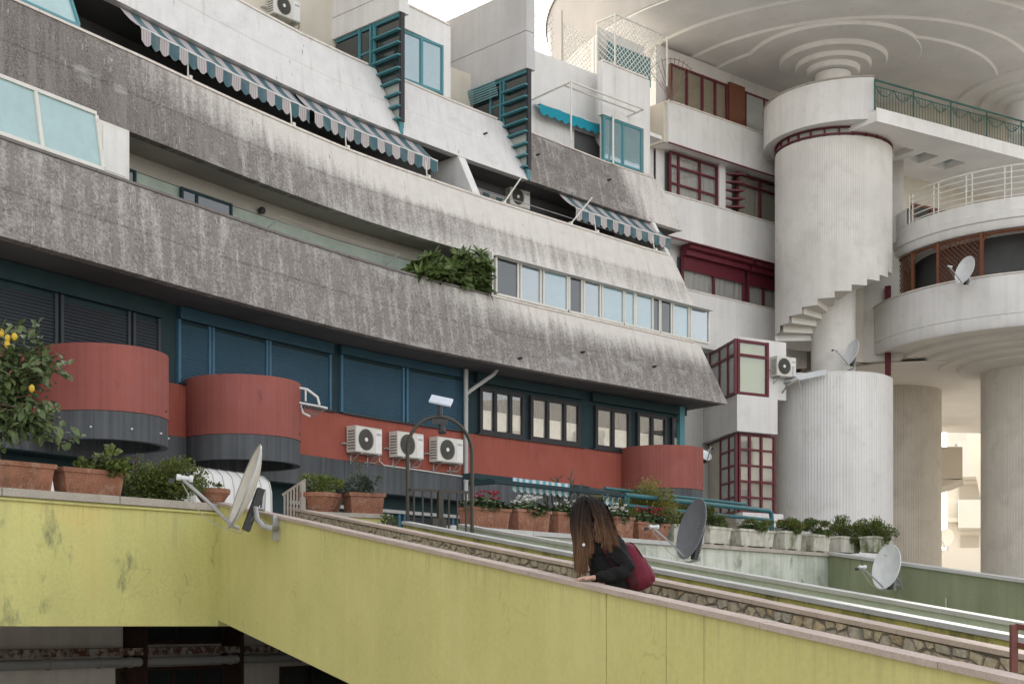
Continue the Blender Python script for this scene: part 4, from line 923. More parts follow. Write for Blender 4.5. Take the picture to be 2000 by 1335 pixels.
# timber lattice of the lower balcony
lt=empty('timber_lattice_screen',(DC.x,DC.y,11.45),'brown timber lattice panels and arched openings on the lower round balcony','screen')
RLt=5.25;seg=[math.radians(d) for d in (186,198,212,230,248,266,284)]
ring=lambda a,z,r=RLt:DC+V((r*math.cos(a),r*math.sin(a),z))
for i,a in enumerate(seg):
    m=MB();m.tube([ring(a,11.2),ring(a,13.08)],.07,4);m.build('post','wood_brown',lt)
    if i==len(seg)-1: break
    b=seg[i+1]
    for z in (11.5,13.0): m=MB();m.tube([ring(a+(b-a)*k/6,z) for k in range(7)],.05,4);m.build('rail','wood_brown',lt)
    if i%2==0:
        m=MB();L=(b-a)*RLt;n=int(L/.17);H=1.45
        for sgn in (1,-1):
            for k in range(-int(H/.17),n+1):
                pts=[]
                for q in range(9):
                    z=q/8*H;x=k*.17+(z if sgn>0 else H-z)
                    if 0<=x<=L: pts.append(ring(a+x/RLt,11.53+z,RLt-.012*sgn))
                if len(pts)>1: m.tube(pts,.016,4,False)
        tag(m.build('lattice','wood_brown',lt),kind='stuff')
    else:
        for (p_,q_) in ((a,1),(b,-1)):
            m=MB();m.tube([ring(p_+q_*(.28*(1-math.cos(t_*math.pi/12)))/RLt,12.98-.30*(1-math.sin(t_*math.pi/12))) for t_ in range(7)],.05,4);m.build('arch_bracket','wood_brown',lt)
m=MB();m.lathe(DC,[(4.4,11.2),(4.4,13.09)],64,math.radians(160),math.radians(300));m.build('inner_wall','shade_wall',dr)
# second column deeper in the passage
c2=V((15.3,58,0));cl=empty('fluted_column',(c2.x,c2.y,-1.6),'thick fluted concrete column in shade behind the stair tower','column')
m=MB();m.lathe(c2,[(2.0,-1.6),(2.0,9.43)],480,0,2*math.pi,None,.010);m.build('shaft','column_render',cl)
# white wing between tower and round balconies
m=MB();m.prism([V((11.6,52.4,9.5)),V((13.9,50.9,9.5)),V((14.3,56,9.5)),V((11.6,56,9.5))],(0,0,7.1));m.build('stair_wing','fluted_render',wh)
m=MB();m.prism([V((13.28,51.06,8.9)),V((13.44,50.96,8.9)),V((13.5,51.05,8.9)),V((13.34,51.15,8.9))],(0,0,3.2));m.build('slit_frame','maroon_paint',wh)
# ---------------------------------------------------------------- sunlit houses beyond the passage and across the court
fb=empty('far_terraced_building',(27,95,-1.6),'overexposed sunlit cream building seen between the two columns','building')
def px_box(x0,x1,y0,y1,Y,dep,name,mat,par):
    a=at(x0,y1,Y);b=at(x1,y0,Y);m=MB();m.hexa([(a.x,Y,a.z),(b.x,Y,a.z),(b.x+dep*.3,Y+dep,a.z),(a.x+dep*.3,Y+dep,a.z),(a.x,Y,b.z),(b.x,Y,b.z),(b.x+dep*.3,Y+dep,b.z),(a.x+dep*.3,Y+dep,b.z)]);return m.build(name,mat,par)
px_box(1850,1985,700,1330,100,8,'wall','far_plaster',fb)
px_box(1872,1960,975,1030,97.5,2.4,'balcony','far_plaster',fb);px_box(1872,1960,860,930,97.5,2.4,'balcony','far_plaster',fb)
px_box(1850,1875,1010,1018,99,.9,'ledge','far_plaster',fb);px_box(1876,1912,1045,1068,99.9,.2,'recess','far_grey',fb);px_box(1874,1930,945,975,99.9,.2,'recess','far_grey',fb)
px_box(1825,2000,1070,1335,84,2,'lower_wall','far_plaster',fb)
m=MB();m.prism([at(1888,848,75),at(1925,848,75),at(1925,1000,75),at(1918,985,75)],(.5,1.2,0));m.build('raking_pier','far_plaster',fb)
bb=empty('shaded_balcony_block',(16,64,3),'grey-beige balcony box jutting out behind the shaded column','balcony')
px_box(1800,1880,872,936,66,3,'wall','far_grey',bb);m=MB();p=at(1800,936,66);q=at(1880,936,66);m.prism([at(1800,937,66),at(1880,934,66),at(1856,944,66),at(1836,950,66),at(1800,950,66)],(1,3,0));m.build('soffit','far_grey',bb)
m=MB();p=at(1866,871,66.2);m.tube([p,p+V((0,0,.09)),p+V((.07,0,.09)),p+V((.07,0,0))],.012,6);m.build('handle_loop','wire_dark',bb)
ob=empty('court_building',(60,40,-1.6),'sunlit cream building mirrored in the windows above the red wall','building')
m=MB();m.box(58,5,-1.6,70,75,15);m.build('wall','far_plaster',ob)
for k in range(4):
    for j in range(13):
        m=MB();m.box(57.9,9+j*5,1.0+k*3.4,57.99,11+j*5,2.7+k*3.4);m.build('window','pane_dark',ob)
    m=MB();m.box(56.6,6,-.2+k*3.4,57.98,74,.75+k*3.4);m.build('balcony','far_plaster' if k%2 else 'coping_pink',ob)
# ---------------------------------------------------------------- fittings, each a thing of its own
def rzT(T): return math.atan2(T.y,T.x)
def ac_unit(loc,T,label,w=.86,h=.60,d=.30,group=None,grille='ac_grille'):
    r=empty('air_conditioner',loc,label,'air conditioner',group,rzT(T))
    m=MB();b=.02   # casing with chamfered front edges; front faces -y
    m.add([(x,y,z) for y,i in ((-d,b),(-d+b,0)) for x,z in ((-w/2+i,i),(w/2-i,i),(w/2-i,h-i),(-w/2+i,h-i))]+[(-w/2,0,0),(w/2,0,0),(w/2,0,h),(-w/2,0,h)],
          [(0,1,2,3),(4,5,1,0),(5,6,2,1),(6,7,3,2),(7,4,0,3),(8,9,5,4),(9,10,6,5),(10,11,7,6),(11,8,4,7),(11,10,9,8)]);m.build('casing','ac_white',r,local=True)
    c=(-w*.14,-d-.004,h*.5);ax=(V((1,0,0)),V((0,0,1)),V((0,-1,0)));rr=h*.40
    m=MB();m.lathe(c,[(.005,.0),(rr,.0)],32,0,2*math.pi,ax);g=m.build('fan_opening',grille,r,local=True)
    m=MB();m.lathe(c,[(.0,.022),(rr*.2,.022),(rr*.22,.004)],20,0,2*math.pi,ax);m.build('fan_hub','ac_panel',g,local=True)
    m=MB()
    for k in range(1,8): q=rr*k/7;m.lathe(c,[(q-.004,.010),(q-.004,.016),(q+.004,.016),(q+.004,.010)],28,0,2*math.pi,ax)
    for k in range(16):
        a=2*math.pi*k/16;m.bar(V(c)+V((math.cos(a)*rr*.2,-.012,math.sin(a)*rr*.2)),V(c)+V((math.cos(a)*rr,-.012,math.sin(a)*rr)),.007,(0,1,0))
    tag(m.build('grille','ac_grille' if grille=='ac_grille' else 'metal_grey',g,local=True),kind='stuff')
    m=MB();m.box(w*.22,-d-.006,h*.04,w/2-.03,-d-.001,h-.05);m.build('front_panel','ac_panel',r,local=True)
    m=MB();m.box(w*.26,-d-.009,h*.72,w*.44,-d-.0065,h*.80);m.build('name_plate','metal_grey',r,local=True)
    m=MB()
    for k in range(7): m.box(-w/2-.004,-d*.85,h*.12+k*h*.11,-w/2+.001,-d*.15,h*.16+k*h*.11)
    tag(m.build('side_vents','ac_grille',r,local=True),kind='stuff')
    m=MB();m.box(w/2,-d*.7,h*.04,w/2+.04,-d*.2,h*.32);m.build('valve_cover','ac_panel',r,local=True)
    m=MB();m.tube([(w/2+.03,-d*.5,h*.12),(w/2+.09,-d*.45,h*.02),(w/2+.10,-d*.2,-.10),(w/2+.06,.0,-.16),(w*.2,.03,-.17)],.016,6);m.build('hose','wire',r,local=True);m=MB();m.tube([(-w/2-.02,-.05,h*.3),(-w/2-.12,-.03,h*.34),(-w/2-.16,.02,h*.3)],.02,6);m.build('hose','wire',r,local=True)
    for x in (-w*.32,w*.32):
        m=MB();m.bar((x,.02,-.02),(x,-d-.03,-.02),.035,(0,0,1),.03);m.bar((x,.03,-.22),(x,-d*.8,-.03),.022);m.bar((x,.035,-.24),(x,.035,.02),.03);m.build('bracket','metal_grey',r,local=True)
    return r
for px,py,lab in ((719,885,'leftmost of three white air conditioners on the red wall'),(801,894,'middle one of three air conditioners on the red wall'),(879,903,'air conditioner on the red wall beside the grey downpipe')):
    s_,z=W(px,py,OW-.3);ac_unit(FP(s_,OW-.04,z),FT(s_),lab,.88,.60,.30,'air conditioners on the red wall')
s_,z=W(1012,406,4.3);ac_unit(FP(s_,4.5,z),FT(s_),'air conditioner in the dark middle balcony behind the rail',.80,.56,.30)
s_,z=W(556,38,OR-.2);ac_unit(FP(s_,OR-.02,z),FT(s_),'air conditioner high on the cream wall at the top edge',.9,.55,.3)
ac_unit(BF(2.0,.17,(HOR-737)/FPX*48.1),BD,'air conditioner beside the bay window below the spiral stair',.84,.66,.34)
# downpipe
s_=sx(911,OW-.12);zt=6.38;zb=ZK-.7
dp=empty('downpipe',FP(s_,OW-.1,zb),'grey downpipe with a slanting branch at the end of the blue shutters','downpipe')
m=MB();m.tube([FP(s_,OW-.1,zb),FP(s_,OW-.1,zt)],.058,12);m.build('pipe','pipe_grey',dp,smooth=True)
m=MB();m.tube([FP(s_,OW-.1,5.75),FP(s_+.1,OW-.14,5.85),FP(s_+.62,OW-.45,6.30),FP(s_+.68,OW-.5,6.42)],.05,10);m.build('branch','pipe_grey',dp,smooth=True)
for z in (3.6,4.7,5.6): m=MB();m.lathe(FP(s_,OW-.1,z),[(.058,0),(.068,0),(.068,.05),(.058,.05)],12);m.build('clip','pipe_grey',dp)
# ---- striped awnings
def awning(label,s0,s1,zt,ot,zf,of_,val,mat,arms,scal=.265,group=None,armz=None,name='awning'):
    r=empty(name,FP((s0+s1)/2,ot(s0),zf-val),label,'awning',group)
    m=MB();n=max(2,int((s1-s0)/.3));vs=[];uv=[];fs=[]
    for i in range(n+1):
        s=s0+(s1-s0)*i/n
        for j in range(5):
            k=j/4;sag=-.05*math.sin(math.pi*k)-.012*math.sin(s*5)*k;vs.append(FP(s,ot(s)+(of_-0)*k,zt+(zf-zt)*k+sag));uv.append((s-s0,k))
    for i in range(n):
        for j in range(4): fs.append((i*5+j,(i+1)*5+j,(i+1)*5+j+1,i*5+j+1))
    m.add(vs,fs,uv).build('canopy',mat,r,smooth=True)
    m=MB();n=max(8,int((s1-s0)/scal)*6);vs=[];uv=[];fs=[]
    for i in range(n+1):
        s=s0+(s1-s0)*i/n;ph=(s-s0)/scal;dz=val*(.72+.28*abs(math.sin(math.pi*ph)));o=ot(s)+of_+.012*math.sin(s*7)
        for j,k in enumerate((0,.5,1)): vs.append(FP(s,o-.02*k*math.sin(s*3.1),zf-dz*k));uv.append((s-s0,1+k))
    for i in range(n):
        for j in range(2): fs.append((i*3+j,(i+1)*3+j,(i+1)*3+j+1,i*3+j+1))
    m.add(vs,fs,uv).build('valance',mat,r,smooth=True)
    m=MB();m.tube([FP(s0+(s1-s0)*i/8,ot(s0+(s1-s0)*i/8)+of_+.01,zf+.005) for i in range(9)],.022,8);m.build('front_bar','metal_white',r)
    for s in arms:
        m=MB();m.tube([FP(s,ot(s)+of_+.02,zf),FP(s+.02,so_(11.45,s)+.02,armz or 11.47)],.018,6);m.build('arm','frame_white',r)
        m=MB();m.cbox(FP(s+.02,so_(11.45,s)-.02,11.46),FT(s)*.04,FN(s)*.05,V((0,0,.05)));m.build('arm_foot','frame_white',r)
    return r
b1=lambda s:so_(12.6,s)+.14
sa=lambda px:sx(px,1.9)
awning('long striped blue and white awning at the left of the middle balcony',sa(283),sa(632),12.57,b1,12.02,-.62,.34,'awning_stripe',[sa(380),sa(592)])
awning('striped blue and white awning ending at the white dividing wall',sa(640),sa(893),12.57,b1,12.0,-.66,.34,'awning_stripe',[sa(703),sa(868)])
sb=lambda px:sx(px,2.4)
awning('short striped awning at the right end of the middle balcony',sb(1150),sb(1342),12.57,b1,12.0,-.72,.34,'awning_stripe',[sb(1187),sb(1306)])
awning('folded dim striped awning behind the rail of the middle balcony',sb(938),sb(1100),12.57,lambda s:b1(s)+1.0,12.30,-.12,.3,'awning_stripe',[])
for px,py,px2,py2 in ((983,397,993,352),(1113,437,1128,395)):
    s_,z=SL(px,py);r=empty('support_arm',FP(s_,so_(11.45,s_),11.45),'loose white awning arm on the parapet %s'%('before the air conditioner' if px<1000 else 'left of the short striped awning'),'arm')
    m=MB();p=FP(s_,so_(11.45,s_)-.02,11.46);s2,z2=SL(px2,py2);m.tube([p,FP(s2,so_(11.5,s2)-.1,z2)],.02,6);m.build('tube','frame_white',r);m=MB();m.cbox(p,FT(s_)*.04,FN(s_)*.05,V((0,0,.05)));m.build('foot','frame_white',r)
# folded teal awning with its white frame on the top storey
s0,z0=W(1046,205,OR-.2);s1,z1=W(1178,245,OR-.2)
ta=awning('small folded teal awning under a white tube frame on the top storey',s0,s1,15.95,lambda s:OR-.1,15.88,-.28,.34,'awning_teal',[],.3)
m=MB();z=16.5;a=FP(s0-.05,OR-.1,16.05);b=FP(s0+.25,OR-1.5,16.28);c=FP(s1+.55,OR-1.5,16.28);d=FP(s1+.2,OR-.1,16.05)
for p,q in ((a,b),(b,c),(c,d),(b+FN(s0)*-.25+V((0,0,-.05)),c+FN(s0)*-.25+V((0,0,-.05))),(b,V((b.x,b.y,14.5)))): m=MB();m.tube([p,q],.03,6);m.build('frame_tube','frame_white',ta)
# ---- satellite dishes
def dish(label,c,F,w_,h_,mat,wall_pts,lnb=.62,arm_mat='metal_grey',back='plastic_dark',print_=None,rim=None):
    """offset dish: shell with thickness, feed arm with LNB, back bracket, bent wall pipe"""
    F=V(F).normalized();S=F.cross(V((0,0,1))).normalized();U=S.cross(F).normalized();c=V(c)
    r=empty('satellite_dish',(wall_pts[-1][0],wall_pts[-1][1],wall_pts[-1][2]),label,'satellite dish')
    m=MB();nr,na=7,40;vs=[];fs=[]
    for side in (0,1):
        for i in range(nr+1):
            q=i/nr
            for k in range(na):
                a=2*math.pi*k/na;vs.append(c+S*(w_/2*q*math.cos(a))+U*(h_/2*q*math.sin(a))+F*(.11*h_*(q*q-1)-side*.014))
    L=(nr+1)*na
    for i in range(nr):
        for k in range(na):
            a,b=i*na+k,i*na+(k+1)%na;fs+= [(a,b,b+na,a+na),(L+a+na,L+b+na,L+b,L+a)]
    for k in range(na): a,b=nr*na+k,nr*na+(k+1)%na;fs.append((a,b,L+b,L+a))
    m.add(vs,fs).build('reflector',mat,r,smooth=True)
    m=MB();m.tube([c+S*(w_/2*math.cos(2*math.pi*k/40))+U*(h_/2*math.sin(2*math.pi*k/40)) for k in range(41)],.008,6,False);m.build('rim',rim or mat,r)
    foot=c-U*h_*.47-F*.03;L_=c+F*lnb*h_*1.05-U*h_*.16
    m=MB();m.tube([foot-F*.06,foot,foot+(L_-foot)*.5,L_-U*.02],.017,8);m.build('feed_arm',arm_mat,r)
    m=MB();d=(c-L_).normalized();m.tube([L_-d*.07,L_-d*.03,L_-d*.03,L_+d*.05,L_+d*.05,L_+d*.085],[.03,.03,.022,.022,.036,.036],12);m.build('feed_horn','dish_white',r)
    m=MB();m.obox(L_-d*.08-S*.03-U*.07,S*.06,U*.05,-d*.05);m.build('feed_clamp','plastic_dark',r)
    m=MB();bk=c-F*(.11*h_+.03)-U*h_*.06;m.obox(bk-S*.06-U*h_*.40,S*.12,U*h_*.5,-F*.07);m.build('back_bracket',back,r)
    pts=[bk-F*.10-U*.02+V((0,0,.12)),bk-F*.10-U*.05-V((0,0,.05))]+[V(p) for p in wall_pts]
    m=MB();m.tube(pts,.027,10);m.build('wall_pipe',arm_mat,r,smooth=True)
    m=MB();p=V(wall_pts[-1]);m.cbox(p,V((.04,.02,0)),V((-.01,.02,0)),V((0,0,.12)));m.build('wall_plate',arm_mat,r)
    m=MB();q=[L_-U*.05]+[L_+(foot-L_)*k/6-U*(.05+.09*math.sin(math.pi*k/6)) for k in range(1,6)]+[foot-F*.1-U*.04,V(wall_pts[0])-V((0,0,.06)),V(wall_pts[-1])-V((0,0,.03))];m.tube(q,.005,5);m.build('cable','wire',r)
    if print_:
        for k,(a,b,x,y,ln) in enumerate(print_):
            m=MB();o=c+S*(x*w_/2)+U*(y*h_/2)+F*(.11*h_*(x*x+y*y-1)+.006);m.obox(o,S*a*w_,U*b*h_,F*.002);m.build('printed_mark',ln,r)
    return r
# big one on the corner of the ramp wall
pw_=RP(-6.1,-.02,.95)
dish('cream satellite dish seen almost edge-on at the ramp corner',at(477,949,13.9),(-.89,-.31,.34),.76,.86,'dish_cream',[at(499,992,13.85),at(502,1014,13.8),at(514,1027,13.75),at(528,1030,13.7),tuple(pw_)],.62,rim='metal_grey')
pw_=PP(4.9,-.02,1.0)
dish('dark grey satellite dish in front of the planter wall',at(1350,1032,22.5),(-.92,-.34,.27),.86,.98,'dish_grey',[tuple(at(1362,1075,23.0)),tuple(at(1366,1092,24.0)),tuple(PP(5.25,-.02,1.0))],.62,
     print_=[(.13,.012,-.25,.22,'metal_grey'),(.10,.010,-.22,.16,'metal_grey'),(.12,.010,-.24,.10,'metal_grey')])
dish('white satellite dish on the olive ramp wall',at(1731,1106,26.6),(-.89,-.42,.22),.76,.84,'dish_white',[tuple(at(1757,1132,26.9)),tuple(at(1763,1146,27.0)),tuple(GP(2.05,-.02,.80))],.62,
     print_=[(.035,.075,.30,.52,'metal_grey'),(.14,.045,.40,.55,'metal_grey')])
p=V(at(1662,688,48.6));dish('pale satellite dish standing on the lower drum of the stair tower',p,(-.88,-.35,.32),.80,.92,'dish_white',[tuple(p+V((.12,.2,-.5))),tuple(p+V((-.12,.3,-.62))),(p.x-.12,p.y+.3,8.52)],.62)
a=math.radians(238);p=DC+V((6.25*math.cos(a),6.25*math.sin(a),11.85));p=at(1884,527,p.y)
dish('pale satellite dish on the lower round balcony before the lattice',p,(-.85,-.42,.30),.82,.95,'dish_white',[tuple(p+V((.2,.1,-.35))),tuple(V((p.x+.22,p.y+.25,11.2)))],.62)
p=V(at(1847,1050,80));dish('blown-out satellite dish far off between the columns',p,(-.7,-.7,.2),1.0,1.05,'far_plaster',[tuple(p+V((.2,.3,-.6))),tuple(p+V((.2,3.9,-.7)))],.5)
# half-hidden small dish on the end balcony
s_=sx(1378,.2);p=V(at(1378,888,FP(s_,.2,0).y));dish('small satellite dish peeping out behind the end balcony',p,(.3,-.75,.65),.36,.40,'dish_white',[tuple(p+V((-.1,.2,-.25))),tuple(p+V((-.3,.25,-.35)))],.7)
# flat yagi-like panel aerial lying on the lower drum
pa=empty('panel_aerial',at(1570,738,48.2),'flat white panel aerial lying on the rim of the lower drum','aerial')
m=MB();a=at(1522,748,48.4);b=at(1548,728,48.2);c=at(1614,722,48.0);d=at(1612,732,47.8);m.prism([a,b,at(1575,729,48.0),c,d,at(1560,742,47.8)],(0,.05,.03));m.build('panel','dish_white',pa)
m=MB();m.tube([at(1551,735,48.0),at(1551,715,48.0)],.06,8);m.build('clamp','metal_white',pa)
m=MB();m.tube([at(1560,740,47.8),at(1538,752,47.9),at(1524,772,48.4)],.03,6);m.tube([at(1558,740,47.8),at(1562,752,47.75),at(1563,800,47.9)],.014,6);m.build('cable','wire',pa)
# small aerial above the green wall
ya=empty('comb_aerial',PP(5.7,-.3,1.0),'tiny dark comb aerial beside the grey dish','aerial')
m=MB();p=at(1360,1092,23.5);m.tube([p,p+V((0,0,.22))],.012,6);m.build('mast','plastic_dark',ya)
m=MB();q=p+V((0,0,.1));m.tube([q+V((-.17,-.05,-.02)),q+V((.08,.03,.06))],.008,6)
for k in range(5): o=q+V((-.14+k*.05,-.04+k*.017,-.012+k*.014));m.tube([o-V((0,0,.05)),o+V((0,0,.05))],.007,5)
m.build('comb','plastic_dark',ya)
# ---- garden gate with arch, lock and lamp at the head of the second ramp
GTt=-8.0
def GG(w_,z,d=0): return RP(GTt+d,w_,z)
wl,wr_=2.17,3.0
gt=empty('arched_gate',GG(2.6,.25),'dark iron garden gate under a round arch','gate')
zs=2.45-(wr_-wl)/2
m=MB();m.tube([GG(wl,.2),GG(wl,zs)]+[GG((wl+wr_)/2-(wr_-wl)/2*math.cos(a),zs+(wr_-wl)/2*math.sin(a)*1.0) for a in [math.pi*k/18 for k in range(1,18)]]+[GG(wr_,zs),GG(wr_,.2)],.022,8);m.build('arch','gate_iron',gt)
for z in (.42,1.58): m=MB();m.bar(GG(wl+.03,z),GG(wr_-.03,z),.03);m.build('rail','gate_iron',gt)
for k in range(7):
    w_=wl+.08+(wr_-wl-.16)*k/6;m=MB();m.bar(GG(w_,.42),GG(w_,1.58),.018 if k!=3 else .06,RD);m.build('bar','gate_iron',gt)
m=MB();p=GG((wl+wr_)/2-.02,1.2);m.cbox(p,RNv*.09,RD*.03,V((0,0,.06)));m.build('lock_case','gate_iron',gt)
sl=empty('solar_lamp',GG((wl+wr_)/2,2.47),'solar-powered lamp with small tilted panel on top of the arch','lamp')
p=GG((wl+wr_)/2,2.58);m=MB();m.obox(p+V((-.13,-.05,.03)),V((.25,.02,-.05)),V((.03,.10,.09)),V((0,-.01,.018)));m.build('panel','solar_cell',sl)
m=MB();m.tube([p+V((0,0,-.13)),p+V((0,0,.0))],.03,8);m.build('stem','plastic_dark',sl)
m=MB();m.cbox(p+V((0,-.06,-.2)),V((.09,.03,0)),V((0,.03,0)),V((0,0,.03)));m.tube([p+V((.02,-.06,-.22)),p+V((.03,-.09,-.33))],[.03,.05],10);m.build('lamp_head','plastic_dark',sl)
# ---- little railing at the ramp head
fr=empty('stair_railing',at(575,1000,16.6),'pale painted steel railing at the head of the front ramp','railing')
for k in range(7):
    px=556+k*6.2;yt=964-k*4.0;m=MB();Y=16.9-k*.02
    m.bar(at(px,yt,Y),at(px,1010,Y),.022 if k<6 else .05,(0,1,0));m.build('bar','rail_paint',fr)
m=MB();m.bar(at(552,966,16.9),at(597,936,16.78),.03,(0,1,0),.02);m.build('handrail','rail_paint',fr)
# maroon handrail end at the lower right corner
mr=empty('maroon_handrail',at(1981,1310,6.6),'maroon square-tube handrail at the bottom right corner','railing')
Y=6.55
for a,b,w_ in ((at(1980,1312,Y),at(1980,1219,Y),.030),): m=MB();m.bar(a,b,w_,(0,1,0));m.build('post','maroon_rail',mr)
for y in (1222,1258): m=MB();m.bar(at(1986.5,y,Y),at(1986.5,y,Y)+RD*2-V((0,0,RG*2)),.026);m.build('rail','maroon_rail',mr)
# ---- teal tube rail and cassette awning over the planter wall
def pd(px,w_=0):
    B=PA+PN*w_;tx=(px-1000)/FPX;return (tx*B.y-B.x)/(PD.x-tx*PD.y)
tr=empty('teal_tube_rail',PP(6,.35,1.49),'teal tubular rail frame behind the flower planters','railing')
d0,d1,d2=pd(962,.35),pd(1220,.35),pd(1507,.35)
m=MB();m.tube([PP(d1,.35,2.28),PP(d2-.12,.35,2.28),PP(d2-.03,.35,2.25),PP(d2,.35,2.16),PP(d2,.35,1.0)],.045,10);m.build('rail','teal_tube',tr,smooth=True)
m=MB();m.tube([PP(d1,.35,2.10),PP(d2-.05,.35,2.10)],.035,10);m.build('rail','teal_tube',tr)
for d in (d1,d1+.08): m=MB();m.tube([PP(d,.35,1.0),PP(d,.35,2.26)],.035,8);m.build('post','teal_tube',tr)
m=MB();m.tube([PP(d1-.05,.75,2.42),PP(d2-.3,.75,2.42)],.03,8);m.build('rail','teal_tube',tr)
ca=empty('cassette_awning',PP(4,.6,2.2),'dark teal cassette awning with blue striped valance behind the flowers','awning')
m=MB();m.obox(PP(d0,.30,2.24),PD*(d1-d0-.06),PN*.10,V((0,0,.06)));m.build('front_profile','teal_dark',ca)
m=MB();m.obox(PP(d0+.1,.9,2.36),PD*(d1-d0-.4),PN*.2,V((0,0,.09)));m.build('cassette','teal_dark',ca)
for d in (d0+.05,): m=MB();m.obox(PP(d,.42,2.24),PD*.10,PN*.5,V((0,0,.08)));m.build('end_arm','teal_dark',ca)
for a,b,wv,zz in ((pd(1000,.45),pd(1112,.45),.45,2.38),(pd(1178,.45),pd(1218,.45),.45,2.30),(pd(1302,.6),pd(1330,.6),.6,1.75)):
    m=MB();n=80;vs=[];uv=[];fs=[]
    for i in range(n+1):
        d=a+(b-a)*i/n;dz=.17*(.7+.3*abs(math.sin(math.pi*(d-a)/.16)));vs+= [PP(d,wv+.015*math.sin(d*9),zz),PP(d,wv,zz-dz-.06)];uv+= [(d,1),(d,0)]
    for i in range(n): fs.append((i*2,i*2+2,i*2+3,i*2+1))
    m.add(vs,fs,uv).build('valance','awning_blue',ca)
# ---- vaulted white canopies over the basement doors
def canopy(a,b,label,dz=0,oa=.3):
    s0,s1=sx(a,-.6),sx(b,-.6);r=empty('vaulted_canopy',FP((s0+s1)/2,0,2.2+dz),label,'canopy')
    prof=[(1.5-oa,2.90+dz),(.30-oa,2.88+dz),(.12-oa,2.84+dz),(-.02-oa,2.72+dz),(-.08-oa,2.50+dz),(-.1-oa,1.2+dz)]
    sec=prof+[(o+.02,z-.02) for o,z in prof[::-1]]
    m=MB();sweep(m,lambda s:sec,s0,s1,.4);m.build('vault','canopy_white',r,smooth=True)
    for k in range(9):
        s=s0+(s1-s0)*k/8;m=MB();m.tube([FP(s,o-.006,z+.006) for o,z in prof],.008,5);m.build('rib','metal_grey',r)
    for s in (s0-.02,s1+.02):
        m=MB();m.prism([FP(s,o,z) for o,z in prof]+[FP(s,prof[0][0],prof[-1][1])],FT(s)*.02);m.build('end_panel','canopy_white',r)
    return r
canopy(398,545,'white vaulted plastic canopy behind the cream satellite dish',.15)
canopy(140,262,'white vaulted plastic canopy behind the left planters',-.12,.0)
# ground-floor shutters under the red wall
og=OW+.49
for a,b in ((600,690),(705,775),(790,880),(925,1010)): fshutter(bld,sx(a,og),sx(b,og),.5,ZK-.45,og,'shutter_dark',.06,frame='frame_blue')
mb=MB();fbox(mb,sx(560,og),sx(905,og),og-.1,og-.003,2.72,2.80);mb.build('lintel','pipe_grey',bld)
# ---- drying rack hooked on the balcony
rk=empty('drying_rack',at(612,790,29),'white plastic drying rack hooked on the round red balcony','drying rack')
Y=29.2;A_=[at(585,757,Y),at(600,760,Y),at(620,775,Y),at(624,790,Y)];B_=[at(586,790,Y+.2),at(592,806,Y+.2),at(606,813,Y+.2)]
m=MB();m.tube(A_,.025,8);m.build('arch_frame','metal_white',rk);m=MB();m.tube([at(597,760,Y),at(597,783,Y)],.02,6);m.build('strut','metal_white',rk)
m=MB();m.tube([at(585,786,Y),at(624,793,Y),at(640,797,Y)],.022,6);m.build('top_rail','metal_white',rk)
m=MB();m.tube(B_,.025,8);m.build('lower_frame','metal_white',rk)
for k in range(9):
    q=k/8;m=MB();m.tube([at(587+q*50,787+q*10,Y),at(586+q*22,797+q*16,Y+.25)],.007,5);m.build('wire','metal_grey',rk)
m=MB();m.tube([at(607,814,Y+.25),at(640,797,Y)],.012,6);m.build('end_wire','metal_grey',rk)
# ---- clothes lines on the lower balcony
cr=empty('clothes_line',FP(8,.9,8.4),'thin clothes lines on two brackets over the lower parapet','clothes line')
s0,s1=sx(520,.9),sx(752,.9)
for s in (s0,s1): m=MB();m.tube([FP(s,.95,8.35),FP(s+.12,.55,8.62)],.016,6);m.build('bracket','metal_grey',cr)
for k in range(4): m=MB();m.tube([FP(s0+(s1-s0)*q/6+.12,.92-.12*k,8.42+.065*k-.03*math.sin(math.pi*q/6)) for q in range(7)],.005,4);m.build('line','wire',cr)
# ---- lattices, wire fence and fan trellis on the roof terraces
def lattice(m,P0,D,L,H,cell,r=.014):
    P0=V(P0);D=V(D).normalized()
    for sg in (1,-1):
        k=-int(H/cell)-1
        while k*cell<L:
            x0=k*cell;pts=[]
            za,zb=0,H
            f=(lambda z:x0+z) if sg>0 else (lambda z:x0+H-z)
            lo=[z for z in [i*H/24 for i in range(25)] if 0<=f(z)<=L]
            if len(lo)>1: m.tube([P0+D*f(lo[0])+V((0,0,lo[0])),P0+D*f(lo[-1])+V((0,0,lo[-1]))],r,4,False)
            k+=1
    return m
s0,s1=W(1100,140,OR)[0],W(1160,140,OR)[0]
lw_=empty('white_lattice_panel',FP(s0,OR,ZTP),'white diagonal lattice with sloping top on the roof terrace','trellis')
m=MB();lattice(m,FP(s0,OR-.02,ZTP+.02),FT(s0),s1-s0,1.15,.17);tag(m.build('lattice','frame_white',lw_),kind='stuff')
for s in (s0,s1): m=MB();m.tube([FP(s,OR,ZTP),FP(s,OR,ZTP+1.2)],.03,6);m.build('post','frame_white',lw_)
m=MB();s=s1+.1;fbox(m,s,s+.35,OR-.05,OR+.25,ZTP,ZTP+1.25);m.build('pier','white_plaster',lw_)
sq=W(1214,140,o3(20))[0];lb=empty('lattice_cage',FP(sq,o3(sq),ZTP),'white lattice cage with teal cloth above the corner box','trellis')
